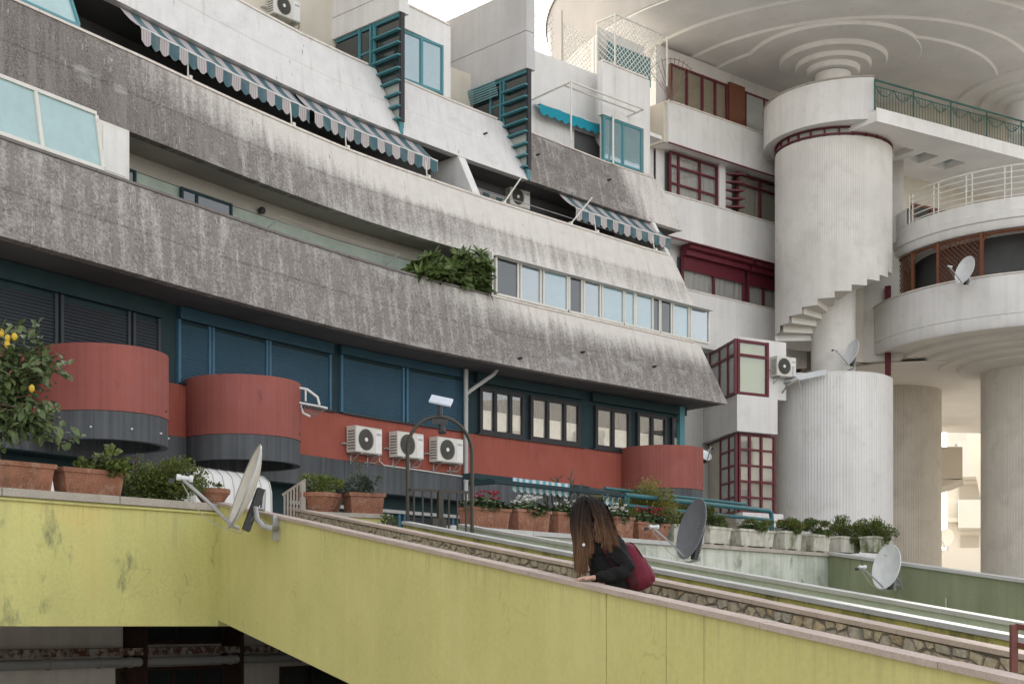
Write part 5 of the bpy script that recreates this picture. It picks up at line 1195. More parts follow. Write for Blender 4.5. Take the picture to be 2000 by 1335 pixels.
for P0,D,L in ((FP(sq,o3(sq)+.06,ZTP+.08),FT(sq),(sE-sq)*1.0),(FP(sq,OR,ZTP+.08),FN(sq),OR-o3(sq)-.1)):
    m=MB();lattice(m,P0,D,L,1.6,.19);tag(m.build('lattice','frame_white',lb),kind='stuff')
    m=MB();m.bar(V(P0)+V((0,0,1.62)),V(P0)+D*L+V((0,0,1.62)),.05);m.build('top_rail','frame_white',lb)
for p in (FP(sq,o3(sq)+.06,ZTP+.07),FP(sE,o3(sE)+.06,ZTP+.07),FP(sq,OR,ZTP+.07)): m=MB();m.tube([p,p+V((0,0,1.63))],.03,6);m.build('post','frame_white',lb)
m=MB();m.obox(FP(sq+.1,o3(sq)+.5,ZTP+.07),FT(sq)*(sE-sq-.2),-FN(sq)*.03,V((0,0,.95)));m.build('cloth','teal_paint',lb)
m=MB();m.obox(FP(sq,o3(sq)+.9,ZTP+.07),FT(sq)*(sE-sq),-FN(sq)*.05,V((0,0,1.5)));m.build('screen','white_plaster',lb)
wf=empty('wire_fence',FP(S1B+.3,OR,ZTP),'thin wire mesh fence on the roof terrace against the sky','fence')
m=MB();lattice(m,FP(S1B+.15,OR,ZTP+.02),FT(S1B),s0-S1B-.2,1.5,.22,.006);tag(m.build('mesh','wire',wf),kind='stuff')
for s in (S1B+.2,s0-.05): m=MB();m.tube([FP(s,OR,ZTP),FP(s,OR,ZTP+1.6)],.02,6);m.build('post','rail_paint',wf)
sw_=W(800,10,so_(14.5,11))[0];wf=empty('wire_fence',FP(sw_,OR,16.5),'sagging wire mesh between box and grey prow wall at the top edge','fence')
m=MB();lattice(m,FP(sw_+.1,so_(14.5,sw_)+.1,16.62),FT(sw_),1.5,1.6,.22,.006);tag(m.build('mesh','wire',wf),kind='stuff');m=MB();m.tube([FP(sw_+.8,so_(14.5,sw_)+.1,16.5),FP(sw_+.8,so_(14.5,sw_)+.1,18.3)],.02,6);m.build('post','rail_paint',wf)
ft=empty('fan_trellis',GW(gx(1318),-.1,17.6),'rusty fan-shaped wire trellis before the tan blinds','trellis')
c=at(1310,196,47.8)
for k in range(11):
    a=math.radians(48+k*8.5);m=MB();m.tube([c,c+V((math.cos(a)*1.05,-.05*math.sin(k),math.sin(a)*1.45))],.010,4);m.build('rod','rust_rod',ft)
m=MB();m.tube([c+V((math.cos(math.radians(48+k*8.5))*1.0,0,math.sin(math.radians(48+k*8.5))*1.38)) for k in range(11)],.012,4);m.build('hoop','rust_rod',ft)
# lone white stick on the olive wall
m=MB();p=GP(3.35,-.03,.18);m.tube([p,p+V((0,0,.34))],.012,6);tag(m.build('cable_stub','coping_white'),'short white upright tube fixed to the olive wall','tube')
# blind slats half-drawn in the second prow
bs=empty('slatted_blind',FP(S1B-.15,OR-1,15.4),'teal slatted roller blind hanging in the second prow window','blind')
for k in range(7):
    m=MB();o0=so_(H1,S1B)+1.15;m.obox(FP(S1B-.12-.02*k,o0,15.28+k*.06)-FT(S1B)*.02,-FN(S1B)*1.3,FT(S1B)*.03,V((0,0,.035)));m.build('slat','awning_slat',bs)
# ---------------------------------------------------------------- dim lower front under the terrace
lo=empty('lower_front',FP(3,-2.1,-1.6),'dim shop front with rusty ledge and gutter under the terrace','building')
ol=-2.1
q=lambda px:sx(px,ol)
def zl(y,px=280): return W(px,y,ol)[1]
mb=MB();fbox(mb,q(-200),q(800),ol,ol+.2,-1.62,.05);mb.build('wall','lower_plaster',lo)
mb=MB();fbox(mb,q(-200),q(800),ol-.42,ol-.002,zl(1277),zl(1263));mb.build('ledge','rust_paint',lo)
mb=MB();mb.tube([FP(q(-200)+(q(800)-q(-200))*i/20,ol-.34,zl(1290)) for i in range(21)],.075,12);mb.build('gutter','pipe_grey',lo,smooth=True)
for px in (60,160,222,420,560): mb=MB();p=FP(q(px),ol-.34,zl(1290));mb.lathe(p,[(.078,-.02),(.09,-.02),(.09,.02),(.078,.02)],14,0,2*math.pi,(FN(q(px)),V((0,0,1)),FT(q(px))));mb.build('gutter_joint','pipe_grey',lo)
fwindow(lo,q(240),q(432),zl(1258),.02,ol-.003,(0,.5,1),(0,1),.05,.05,'frame_brown','pane_dark')
fwindow(lo,q(225),q(436),-1.55,zl(1302),ol-.003,(0,.25,.5,.75,1),(0,1),.06,.05,'frame_brown','pane_dark')
for px in (240,432): mb=MB();fbox(mb,q(px),q(px)+.07,ol-.45,ol-.004,-1.6,.04);mb.build('post','frame_brown',lo)
fwindow(lo,q(545),q(690),-1.5,zl(1310),ol-.003,(0,.4,1),(0,.5,1),.06,.05,'frame_brown','pane_dark')
# ---------------------------------------------------------------- plants
def leaf(mb,p,d,up,L,Wd,fold=.25):
    d=V(d).normalized();s=d.cross(V(up));
    if s.length<.05: s=d.cross(V((1,0,.3)))
    s.normalize();n=s.cross(d);p=V(p)
    if L<.06: mb.add([p,p+d*L*.5+s*Wd/2+n*Wd*fold,p+d*L-n*L*.12,p+d*L*.5-s*Wd/2+n*Wd*fold],[(0,1,2),(0,2,3)])
    else:
        f=n*Wd*fold;h=s*Wd/2;mb.add([p,p+d*L*.22+h*.72+f*.7,p+d*L*.55+h+f,p+d*L*.84+h*.55+f*.4-n*L*.05,p+d*L-n*L*.12,p+d*L*.84-h*.55+f*.4-n*L*.05,p+d*L*.55-h+f,p+d*L*.22-h*.72+f*.7,p+d*L*.5],[(0,1,2,8),(8,2,3,4),(0,8,6,7),(8,4,5,6)])
def rv(r): 
    while 1:
        v=V((r.uniform(-1,1),r.uniform(-1,1),r.uniform(-1,1)))
        if .05<v.length<1: return v
def foliage(mb,c,rad,n,L,Wd,r,shell=.5,clump=0):
    c=V(c);cl=[rv(r) for _ in range(clump)] if clump else None
    for _ in range(n):
        if cl:
            q=r.choice(cl);v=q*(.55+.45*q.length)+rv(r)*.33
        else:
            v=rv(r);l=v.length;v=v/l*(shell+(1-shell)*l)*r.uniform(.75,1.08)
        p=c+V((v.x*rad[0],v.y*rad[1],v.z*rad[2]));d=(v.normalized()+rv(r)*.8+V((0,0,.25)));leaf(mb,p,d,rv(r),L*r.uniform(.6,1.25),Wd*r.uniform(.7,1.2))
def rosette(mb,p,d,n,L,Wd,r):
    d=V(d).normalized();a=d.cross(V((0,0,1)))
    if a.length<.1:a=V((1,0,0))
    a.normalize();b=d.cross(a)
    for k in range(n):
        t_=2*math.pi*k/n*1.6+r.uniform(-.3,.3);q=a*math.cos(t_)+b*math.sin(t_);leaf(mb,V(p)-d*.03*k/n,q*r.uniform(.6,1)+d*r.uniform(.3,.9),d,L*r.uniform(.7,1.15),Wd)
def trough(mb,w_,d_,h_,t=.025,taper=.88,rim=.03,feet=False):
    """tapered rectangular planter with rolled rim, hollow; local: x along, y depth, z up"""
    a,b=w_/2,d_/2;z0=.03 if feet else 0
    def ring(x,y,z): return [(-x,-y,z),(x,-y,z),(x,y,z),(-x,y,z)]
    R=[ring(a*taper,b*taper,z0),ring(a*.97,b*.97,h_-.05),ring(a+rim*.4,b+rim*.4,h_-.045),ring(a+rim*.4,b+rim*.4,h_),ring(a-t,b-t,h_),ring(a-t-.01,b-t-.01,h_-.06)]
    vs=[p for q in R for p in q];fs=[(3,2,1,0)]
    for i in range(len(R)-1):
        for k in range(4): fs.append((i*4+k,i*4+(k+1)%4,(i+1)*4+(k+1)%4,(i+1)*4+k))
    mb.add(vs,fs)
    if feet:
        for x in (-a*.6,a*.6): mb.box(x-.05,-b*.8,0,x+.05,b*.8,.031)
    return mb
def planter(label,loc,T,w_,d_,h_,mat,name='planter',feet=False,group=None,relief=True):
    r=empty(name,loc,label,'planter',group,rzT(T))
    trough(MB(),w_,d_,h_,feet=feet).build('pot',mat,r,local=True)
    m=MB();m.add([(-w_*.46,-d_*.42,h_-.05),(w_*.46,-d_*.42,h_-.05),(w_*.46,d_*.42,h_-.05),(-w_*.46,d_*.42,h_-.05)],[(0,1,2,3)]);m.build('soil','soil',r,local=True)
    if relief and mat=='terracotta':      # raised palmette ornament
        m=MB();n=max(4,int(w_/.085))
        for k in range(n):
            x=-w_*.42+w_*.84*(k+.5)/n;hh=.62 if k%2 else .5;y0=-d_/2*(.88+.09*.1)
            for sx_ in (-1,0,1):
                pt=[(x+sx_*.012,-d_/2*.885,h_*.08),(x+sx_*.026,-d_/2*.905,h_*.3),(x+sx_*.020,-d_/2*(.93 if sx_ else .94),h_*(hh if sx_==0 else hh-.13))]
                m.tube(pt,[.006,.009,.004],5)
        m.build('ornament','terracotta',r,local=True)
    return r
def bowl(label,loc,rad,h_,name='flower_bowl'):
    r=empty(name,loc,label,'planter');m=MB()
    m.lathe((0,0,0),[(rad*.6,0),(rad*.66,.03),(rad*.7,.035),(rad*.98,h_-.06),(rad*1.05,h_-.05),(rad*1.05,h_),(rad*.92,h_),(rad*.85,h_-.05),(.01,h_-.05)],10);m.build('pot','terracotta',r,local=True)
    return r
def flowers(mb,c,rad,n,size,r,stem=None):
    for _ in range(n):
        p=V(c)+V((r.uniform(-1,1)*rad[0],r.uniform(-1,1)*rad[1],r.uniform(.2,1)*rad[2]))
        if stem is not None: stem.tube([p-V((0,0,.12)),p],.003,4,False)
        for k in range(6):
            a=2*math.pi*k/6+r.random();leaf(mb,p,V((math.cos(a),math.sin(a),1.0)),V((math.cos(a),math.sin(a),-.5)),size,size*.6,.3)
def grow(root,kind,c,rad,n,L,Wd,mat,seed,name='foliage',shell=.5,clump=0):
    m=MB();foliage(m,c,rad,n,L,Wd,random.Random(seed),shell,clump);o=m.build(name,mat,root,local=True)
    if name=='tips': o['kind']='stuff'
    return o
def plant(label,name,loc,cat='plant'): return empty(name,loc,label,cat)
TL=-LD
def ld(px,w_=.14):
    B=LC+LN*w_;tx=(px-1000)/FPX;return (tx*B.y-B.x)/(LD.x-tx*LD.y)
# left terrace wall
planter('terracotta trough cut by the left edge under the lemon tree',LP(ld(28),.14,1.347),TL,.74,.27,.27,'terracotta')
p_=planter('terracotta trough with geranium left of the round green bush',LP(ld(172),.14,1.347),TL,.70,.27,.26,'terracotta')
g=plant('leggy green geranium in the terracotta trough','geranium',LP(ld(200),.14,1.56));grow(g,0,(0,0,.14),(.27,.15,.17),420,.075,.07,'leaf_bush',4,clump=13)
m=MB();rr=random.Random(9)
for k in range(9): a=rr.uniform(-.2,.2);m.tube([(a*.3,0,-.1),(a,rr.uniform(-.05,.05),.15)],.006,5)
m.build('stem','bark',g,local=True)
g=plant('dense round green bush on the terrace wall','boxwood_bush',LP(ld(308,.3),.3,1.30));grow(g,0,(0,0,.23),(.43,.28,.30),6500,.036,.025,'leaf_bush',5,clump=46);grow(g,0,(0,0,.2),(.33,.2,.2),900,.05,.04,'leaf_mid',6,shell=.2)
m=MB();rr=random.Random(19);up=MB()
for k in range(16):
    x=rr.uniform(-.3,.3);q=V((x,-.05,.35));e_=q+V((rr.uniform(-.06,.06),0,rr.uniform(.1,.22)));m.tube([(x*.4,0,.0),q,e_],.005,5)
    for j in range(7): leaf(up,q+(e_-q)*j/6,rv(rr)+V((0,0,.5)),rv(rr),.035,.02)
m.build('stem','bark',g,local=True);up.build('shoots','leaf_bush',g,local=True)
b_=bowl('terracotta bowl left of the cream satellite dish',LP(ld(415),.14,1.347),.19,.17)
g=plant('low succulent in the bowl beside the dish','succulent',LP(ld(412),.14,1.50));grow(g,0,(0,0,.03),(.13,.13,.05),90,.05,.03,'leaf_mid',8)
# ramp head
hb_=RP(-8.8,1.38,1.335);bowl('terracotta bowl with bright succulents at the ramp head',hb_,.25,.23)
g=plant('bright green succulent mound in the ramp-head bowl','succulent',hb_+V((0,0,.2)));grow(g,0,(0,0,.11),(.25,.22,.13),900,.045,.03,'leaf_succulent',11,clump=30)
bowl('small terracotta pot tucked behind the bright succulents',RP(-9.02,1.62,1.335),.12,.22,'flower_pot')
p_=planter('terracotta trough with grey-green rue before the arched gate',RP(-8.75,1.92,1.335),RNv,.44,.27,.25,'terracotta')
g=plant('grey-green rue with one tall shoot','rue_plant',RP(-8.75,1.90,1.55));grow(g,0,(0,0,.14),(.22,.17,.15),800,.05,.022,'leaf_grey',12,clump=22)
m=MB();sh=[V((.02,0,.15)),V((-.03,0,.33)),V((-.10,0,.42)),V((-.13,0,.50))];m.tube(sh,.005,5);m.build('stem','bark',g,local=True)
m=MB();rr=random.Random(3)
for k in range(14): leaf(m,sh[1]+(sh[3]-sh[1])*k/13,rv(rr),rv(rr),.045,.02)
m.build('shoot','leaf_grey',g,local=True)
g=plant('small fern clump at the foot of the gate','fern_clump',RP(-8.35,2.08,1.05));grow(g,0,(0,0,.10),(.11,.1,.15),160,.06,.025,'leaf_mid',13)
# planter wall row
PWZ=1.496
def cyclamen(px,lab,fl,seed,w_=.34,nf=26):
    g=plant(lab,'cyclamen',PP(pd(px,.14),.14,PWZ+.30));m=MB();rr=random.Random(seed)
    for _ in range(430):
        v=rv(rr);p=V((v.x*w_*1.05,v.y*.20,.05+.12*v.z));leaf(m,p,V((v.x,v.y,-.1))+rv(rr)*.4,V((0,0,1)),.085,.085,.12)
    o=m.build('foliage','leaf_cyclamen',g,local=True);o.rotation_euler=(0,0,rzT(PD))
    m=MB();st=MB();flowers(m,(0,0,.10),(w_*.8,.12,.17),nf,.05,rr,st);o=m.build('blossoms',fl,g,local=True);o.rotation_euler=(0,0,rzT(PD));o=st.build('stems','leaf_mid',g,local=True);o.rotation_euler=(0,0,rzT(PD))
T_=PD
for px,lab,w_ in ((946,'terracotta trough with crimson cyclamen right of the gate',.86),(1030,'terracotta trough with white cyclamen',.80),(1100,'terracotta trough left of the woman holding low green plants',.62),(1206,'terracotta trough showing right of the woman, with white blossom',.50),(1264,'terracotta trough with dark red cyclamen left of the grey dish',.86)):
    planter(lab,PP(pd(px,.14),.14+R_.uniform(-.03,.02),PWZ),FT(0)*0+(PD+PN*R_.uniform(-.07,.07)).normalized(),w_*R_.uniform(.95,1.02),.32,.34*R_.uniform(.88,1.08),'terracotta')
cyclamen(946,'crimson cyclamen beside the gate','petal_red',21,.42,22);cyclamen(1032,'white cyclamen left of the woman','petal_white',22,.38,30);cyclamen(1104,'low green plants with a few white blossoms left of the woman','petal_white',23,.28,8);cyclamen(1203,'white cyclamen just right of the woman','petal_white',24,.22,16);cyclamen(1268,'dark red cyclamen left of the grey dish','petal_red',25,.42,24)
for px,lab,w_,h_ in ((1392,'stained white basket planter right of the grey dish',.74,.36),(1466,'long stained white planter below the teal rail end',1.12,.34),(1537,'short stained white planter with a dark crack',.68,.36),(1590,'short clean-sided white planter, last on the planter wall',.72,.36)):
    planter(lab,PP(pd(px,.14),.14+R_.uniform(-.03,.03),PWZ),(PD+PN*R_.uniform(-.06,.06)).normalized(),w_,.34,h_*R_.uniform(.9,1.08),'planter_white',feet=True)
planter('small white planter half behind the dark red cyclamen',PP(pd(1320,.3),.34,PWZ),T_,.4,.3,.34,'planter_white',feet=True)
for px,lab,sd,rx,rz_,n,mt in ((1392,'spiky green succulent in the planter right of the grey dish',31,.36,.22,420,'leaf_mid'),(1466,'low dark weeds in the long white planter',32,.5,.13,420,'leaf_mid'),(1540,'low green shrub in the cracked planter',33,.36,.15,380,'leaf_bush'),(1592,'rust-tipped shrub in the last planter on the wall',34,.38,.20,420,'leaf_mid')):
    g=plant(lab,'potted_shrub',PP(pd(px,.14),.14,PWZ+.33));grow(g,0,(0,0,rz_*.75),(rx*.8,.2,rz_),n*4,.055,.03,mt,sd,clump=13)
    grow(g,0,(0,0,rz_*1.1),(rx*.7,.16,rz_*.6),120,.045,.02,'leaf_rust',sd+50,name='tips',clump=8)
# pale planters and bushes beyond, on the far ramp wall
for px,lab in ((1648,'pale planter low behind the bushy shrubs'),(1712,'pale planter with upright shrub above the white dish')):
    q=at(px,1079,31.0);planter(lab,q,PD,.9,.36,.34,'planter_white')
for px,lab,sd in ((1645,'bushy olive shrub left of the two far shrubs',41),(1705,'bushy olive shrub right of the two far shrubs',42)):
    g=plant(lab,'olive_shrub',at(px,1072,31.1));grow(g,0,(0,0,.30),(.42,.3,.34),4200,.06,.024,'leaf_bush',sd,clump=40);grow(g,0,(0,0,.35),(.38,.25,.3),300,.05,.02,'leaf_yellow',sd+5,name='tips',clump=14)
    m=MB();rr=random.Random(sd)
    for k in range(10): m.tube([(0,0,-.05),(rr.uniform(-.3,.3),rr.uniform(-.1,.1),.45)],.007,5)
    m.build('stem','bark',g,local=True)
ls=MB();ls.obox(at(1618,1081,30.8),PD*2.9,PN*.5,V((0,0,-.5)));tag(ls.build('shrub_ledge','stained_white'),'pale ledge under the two far shrubs','ledge')
# yellowish shrubs behind the troughs
for px,py,rad,n,lab,sd in ((1255,1000,(.62,.34,.50),4200,'tall yellow-green shrub with rusty tips behind the dark red cyclamen',51),(1192,1002,(.46,.28,.36),2200,'lower yellow-green shrub hidden behind the woman',52),(1325,1012,(.32,.22,.38),1100,'thin yellow-green shrub behind the grey dish',53)):
    Y=PP(pd(px,.6),.6,0).y;q=at(px,py,Y);g=plant(lab,'golden_shrub',V((q.x,q.y,1.5)));dz=q.z-1.5
    grow(g,0,(0,0,dz),rad,n,.055,.024,'leaf_yellow',sd,clump=36);grow(g,0,(0,0,dz),tuple(x*.9 for x in rad),n//2,.05,.022,'leaf_bush',sd+3,name='inner_leaves',clump=24);grow(g,0,(0,0,dz+.1),tuple(x*.95 for x in rad),n//7,.045,.02,'leaf_rust',sd+7,name='tips',clump=14)
    m=MB();rr=random.Random(sd)
    for k in range(12): m.tube([(0,0,-.1),(rr.uniform(-.2,.2)*rad[0],0,dz*.5),(rr.uniform(-.8,.8)*rad[0],rr.uniform(-.5,.5)*rad[1],dz+rr.uniform(-.1,.6)*rad[2])],.006,5)
    m.build('stem','bark',g,local=True)
g=plant('dark feathery conifer twigs behind the white cyclamen','conifer',PP(pd(1092,.75),.75,.4))
m=MB();bk=MB();rr=random.Random(61)
for k in range(44):
    a=rr.uniform(-1.2,1.2);tip=V((a*.75,rr.uniform(-.3,.3),1.5+rr.uniform(0,.75)-abs(a)*.25));b0=V((0,0,.6+rr.uniform(0,.6)));bk.tube([b0,tip],.008,5)
    for j in range(26): q=b0+(tip-b0)*(j/25);leaf(m,q,(tip-b0).normalized()+rv(rr)*.9,rv(rr),.11,.028)
bk.tube([(0,0,-.3),(0,0,1.3)],.03,6);m.build('foliage','leaf_grey',g,local=True);bk.build('stem','bark',g,local=True)
# big-leaved bush on the lower balcony
s_=sx(880,1.1);g=plant('big-leaved green bush overflowing the lower balcony parapet','balcony_bush',FP(s_,1.1,8.0));m=MB();bk=MB();rr=random.Random(71);T=FT(s_);N=FN(s_)
for k in range(125):
    u=rr.uniform(-1,1);q=T*(u*1.2)+N*rr.uniform(-.25,.28)+V((0,0,.36+(.5+.28*u+.15*math.sin(u*7))*rr.uniform(.05,1.15)));bk.tube([T*(u*.8)+V((0,0,.1)),q*.7+V((0,0,.1)),q],.009,5);rosette(m,q,V((u*.4,-.5,.7))+rv(rr)*.7,11,.33,.105,rr)
m.build('foliage','leaf_oleander',g,local=True);bk.build('stem','bark',g,local=True)
# lemon tree at the left edge
lt_=plant('lemon tree with yellow fruit reaching in from the left edge','lemon_tree',LP(ld(-20),.5,.36),'tree');o0=ORG[lt_.name]
m=MB();bk=MB();rr=random.Random(81)
def A(px,py,Y=14.2): return at(px,py,Y)-o0
bk.tube([V((0,0,0)),V((.02,.03,.6)),A(-5,900),A(-12,820),A(-20,740)],[.05,.045,.035,.03,.02],8)
tips=[(128,718),(112,700),(98,690),(60,640),(30,635),(5,632),(90,740),(60,720),(20,700),(40,760),(-5,760),(140,862),(120,835),(95,830),(70,850),(50,810),(25,840),(5,860),(100,790),(20,800),(75,675),(-20,680),(-40,800),(-50,700),(-30,850)]
for px,py in tips:
    Y=14.2+rr.uniform(-.25,.25);base=A(rr.uniform(-25,5),rr.uniform(740,840));e_=A(px,py,Y);mid=(base+e_)/2+V((0,0,.06));bk.tube([base,mid,e_],[.014,.009,.004],5)
    for j in range(46):
        k=rr.uniform(.25,1.02);q=(base*(1-k)+e_*k) if k<.5 else mid+(e_-mid)*(k*2-1);q=q+rv(rr)*.10;leaf(m,q,(e_-base).normalized()*.5+rv(rr)+V((0,0,-.25)),V((0,-.4,1))+rv(rr)*.5,.115*rr.uniform(.7,1.2),.066,.15)
m.build('crown','leaf_lemon',lt_,local=True);bk.build('trunk','bark',lt_,local=True)
for px,py in ((3,650),(15,660),(28,657),(14,672),(62,758)):
    mm=MB();c=A(px,py,13.92);mm.lathe(c,[(.003,-.040),(.010,-.036),(.024,-.022),(.029,0),(.024,.022),(.011,.034),(.003,.039)],12);mm.build('lemon','lemon_skin',lt_,smooth=True,local=True)
# ---------------------------------------------------------------- the woman leaning on the ramp wall
def skin_mesh(name,verts,edges,radii,mat,parent,sub=2,root=0):
    me=bpy.data.meshes.new(name+'_cage');me.from_pydata([tuple(v) for v in verts],edges,[]);ob=bpy.data.objects.new(name+'_cage',me);COL.objects.link(ob)
    md=ob.modifiers.new('skin','SKIN');md.use_smooth_shade=True
    for i,r in enumerate(radii):
        sv=me.skin_vertices[0].data[i];sv.radius=r if isinstance(r,tuple) else (r,r);sv.use_root=(i==root)
    s2=ob.modifiers.new('sub','SUBSURF');s2.levels=sub;s2.render_levels=sub
    dg=bpy.context.evaluated_depsgraph_get();ev=ob.evaluated_get(dg);m2=ev.to_mesh()
    mb=MB();mb.add([v.co.copy() for v in m2.vertices],[tuple(p.vertices) for p in m2.polygons]);ev.to_mesh_clear()
    bpy.data.objects.remove(ob);return mb
PY=9.12
foot0=RP(-.50,.40,.257-1.02+.138*.50)
pe=empty('person',foot0,'woman with long brown hair in a black sweater leaning on the ramp wall','person')
def J(px,py,Y=PY): return at(px,py,Y)
fz=foot0.z
hip=J(1222,1205,9.16);waist=J(1200,1152,9.12);chest=J(1182,1094,9.11);upch=J(1176,1062,9.12);neck=J(1163,1040,9.12);headb=J(1156,1020,9.12)
shl=J(1196,1064,8.99);ell=J(1229,1113,8.90);wrl=J(1163,1129,8.84)
shr=J(1166,1064,9.27);elr=J(1196,1120,9.30);wrr=J(1188,1139,9.02)
kl=V((hip.x+.02,hip.y-.09,fz+.46));al=V((hip.x+.05,hip.y-.09,fz+.07));tl=al+V((-.17,-.01,-.03))
kr=V((hip.x+.03,hip.y+.09,fz+.46));ar=V((hip.x+.07,hip.y+.09,fz+.07));tr_=ar+V((-.17,.01,-.03))
hl=V((hip.x,hip.y-.09,hip.z-.05));hr=V((hip.x,hip.y+.09,hip.z-.05))
# body: one surface
bv=[hip,waist,chest,upch,neck,headb,shl,ell,wrl,shr,elr,wrr,hl,kl,al,tl,hr,kr,ar,tr_]
be=[(0,1),(1,2),(2,3),(3,4),(4,5),(3,6),(6,7),(7,8),(3,9),(9,10),(10,11),(0,12),(12,13),(13,14),(14,15),(0,16),(16,17),(17,18),(18,19)]
br=[.105,.10,.11,.085,.05,.048,.05,.034,.021,.05,.034,.021,.085,.055,.038,.03,.085,.055,.038,.03]
mb=skin_mesh('body',bv,be,br,'skin',pe)
# head: ovoid with brow, nose, chin, turned to the left and a little away
Fh=V((-.93,.36,-.02)).normalized();Sh=V((Fh.y,-Fh.x,0)).normalized();hc=J(1149,1003,9.12);n1,n2=20,28;vs=[];fs=[]
for i in range(n1+1):
    th=math.pi*i/n1
    for k in range(n2):
        ph=2*math.pi*k/n2;z=math.cos(th);x=math.sin(th)*math.cos(ph);y=math.sin(th)*math.sin(ph)
        fx=.093*x;sy=.073*y*(1-.12*max(0,-z));zz=.112*z
        if x>0:
            g=max(0,1-abs(y)*3.2);fx+=.022*g*max(0,1-abs(z+.18)*4.5)+.008*g*max(0,1-abs(z+.62)*4)-.008*max(0,1-abs(abs(y)-.35)*5)*max(0,1-abs(z-.05)*6)+.006*g*max(0,1-abs(z+.45)*8)
            if z<-.5: fx*=.92
        vs.append(hc+Fh*fx+Sh*sy+V((0,0,zz)))
for i in range(n1):
    for k in range(n2): fs.append((i*n2+k,i*n2+(k+1)%n2,(i+1)*n2+(k+1)%n2,(i+1)*n2+k))
mb.add(vs,fs)
# left hand on the coping: palm and five bent fingers hooked over the edge
def hand(mb,wr,tipdir,down,side,sc=1.0):
    t=V(tipdir).normalized();s=V(side);s=(s-t*s.dot(t)).normalized();n=t.cross(s)
    if n.dot(V(down))<0: n=-n
    pc=[wr,wr+t*.03*sc,wr+t*.065*sc,wr+t*.088*sc]
    vs=[];fs=[];m=12
    for i,(p,wd,th) in enumerate(zip(pc,(.024,.034,.040,.037),(.020,.017,.015,.012))):
        for k in range(m):
            a=2*math.pi*k/m;vs.append(p+s*wd*math.cos(a)*sc+n*th*math.sin(a)*sc)
    for i in range(3):
        for k in range(m): fs.append((i*m+k,i*m+(k+1)%m,(i+1)*m+(k+1)%m,(i+1)*m+k))
    fs.append(tuple(range(3*m,4*m)));mb.add(vs,fs);tips=[]
    for j,(off,L) in enumerate(((-.028,.058),(-.009,.070),(.010,.066),(.027,.050))):
        b=wr+t*.082*sc+s*off*sc;k1=b+(t*.45*L+n*.02*L)*sc+s*off*.12;k2=k1+(t*.30*L+n*.09*L)*sc;k3=k2+(t*.14*L+n*.28*L)*sc
        mb.tube([b-t*.015,b,k1,k2,k3,k3+(t*.03*L+n*.06*L)],[.0085*sc,.0088*sc,.0082*sc,.0075*sc,.0062*sc,.003*sc],8);tips.append((k3,t,n))
    b=wr+t*.028*sc-s*.030*sc;k1=b+(t*.030-s*.020+n*.004)*sc;k2=k1+(t*.026-s*.006+n*.006)*sc
    mb.tube([b+s*.012,b,k1,k2,k2+(t*.008)*sc],[.011*sc,.0105*sc,.0095*sc,.008*sc,.004*sc],8);tips.append((k2,t,n));return tips
tl_=hand(mb,J(1162,1127.5,8.835),V((-.95,-.18,-.035)),(0,0,-1),(-.15,.98,0),.86)
hand(mb,wrr+V((-.01,0,.0)),V((-.95,-.2,-.05)),(0,0,-1),(-.15,.98,0),.86)
mb.build('body','skin',pe,smooth='all')
for k,(p,t,n) in enumerate(tl_[:4]):
    m=MB();m.lathe(p-n*.0048+t*.002,[(.0005,.0028),(.0042,.0022),(.0046,0)],8,0,2*math.pi,(t,t.cross(n),-n));m.build('nail','nail_polish',pe)
# sweater and trousers
sv_=[waist+V((.01,0,-.05)),waist,chest,upch,J(1168,1047,9.12),shl,J(1213,1088,8.94),ell,J(1196,1122,8.86),J(1163,1128,8.838),shr,elr,wrr+V((.0,0,0))]
se_=[(0,1),(1,2),(2,3),(3,4),(3,5),(5,6),(6,7),(7,8),(8,9),(3,10),(10,11),(11,12)]
sr_=[(.165,.13),(.16,.13),(.15,.13),(.105,.11),.062,.078,.064,.055,.045,.033,.07,.055,.036]
mb=skin_mesh('sweater',sv_,se_,sr_,'sweater',pe,3)
rr=random.Random(5);mb.v=[(x+.006*math.sin(z*62+x*46)+.003*math.sin(z*130-x*70),y+.006*math.sin(x*52+z*41)+.003*math.sin(z*120+x*90),z+.004*math.sin(y*80+x*55)) for x,y,z in mb.v]
mb.build('sweater','sweater',pe,smooth='all')
mb=skin_mesh('trousers',[hip+V((0,0,.08)),hip,hl,kl,al+V((0,0,.03)),hr,kr,ar+V((0,0,.03))],[(0,1),(1,2),(2,3),(3,4),(1,5),(5,6),(6,7)],[.125,.13,.10,.07,.055,.10,.07,.055],'trousers',pe,root=1);mb.build('trousers','trousers',pe,smooth='all')
for a_,t_ in ((al,tl),(ar,tr_)):
    m=MB();m.tube([a_+V((.05,0,-.03)),a_+V((0,0,-.025)),t_,t_+V((-.05,0,-.012))],[.035,.045,.042,.02],10);m.build('shoe','plastic_dark',pe,smooth='all')
m=MB()
for k in range(7): a=2*math.pi*k/7;leaf(m,J(1140,1063,8.93),V((math.cos(a),-.2,math.sin(a))),V((0,-1,0)),.011,.010,.1)
m.build('brooch','petal_white',pe)
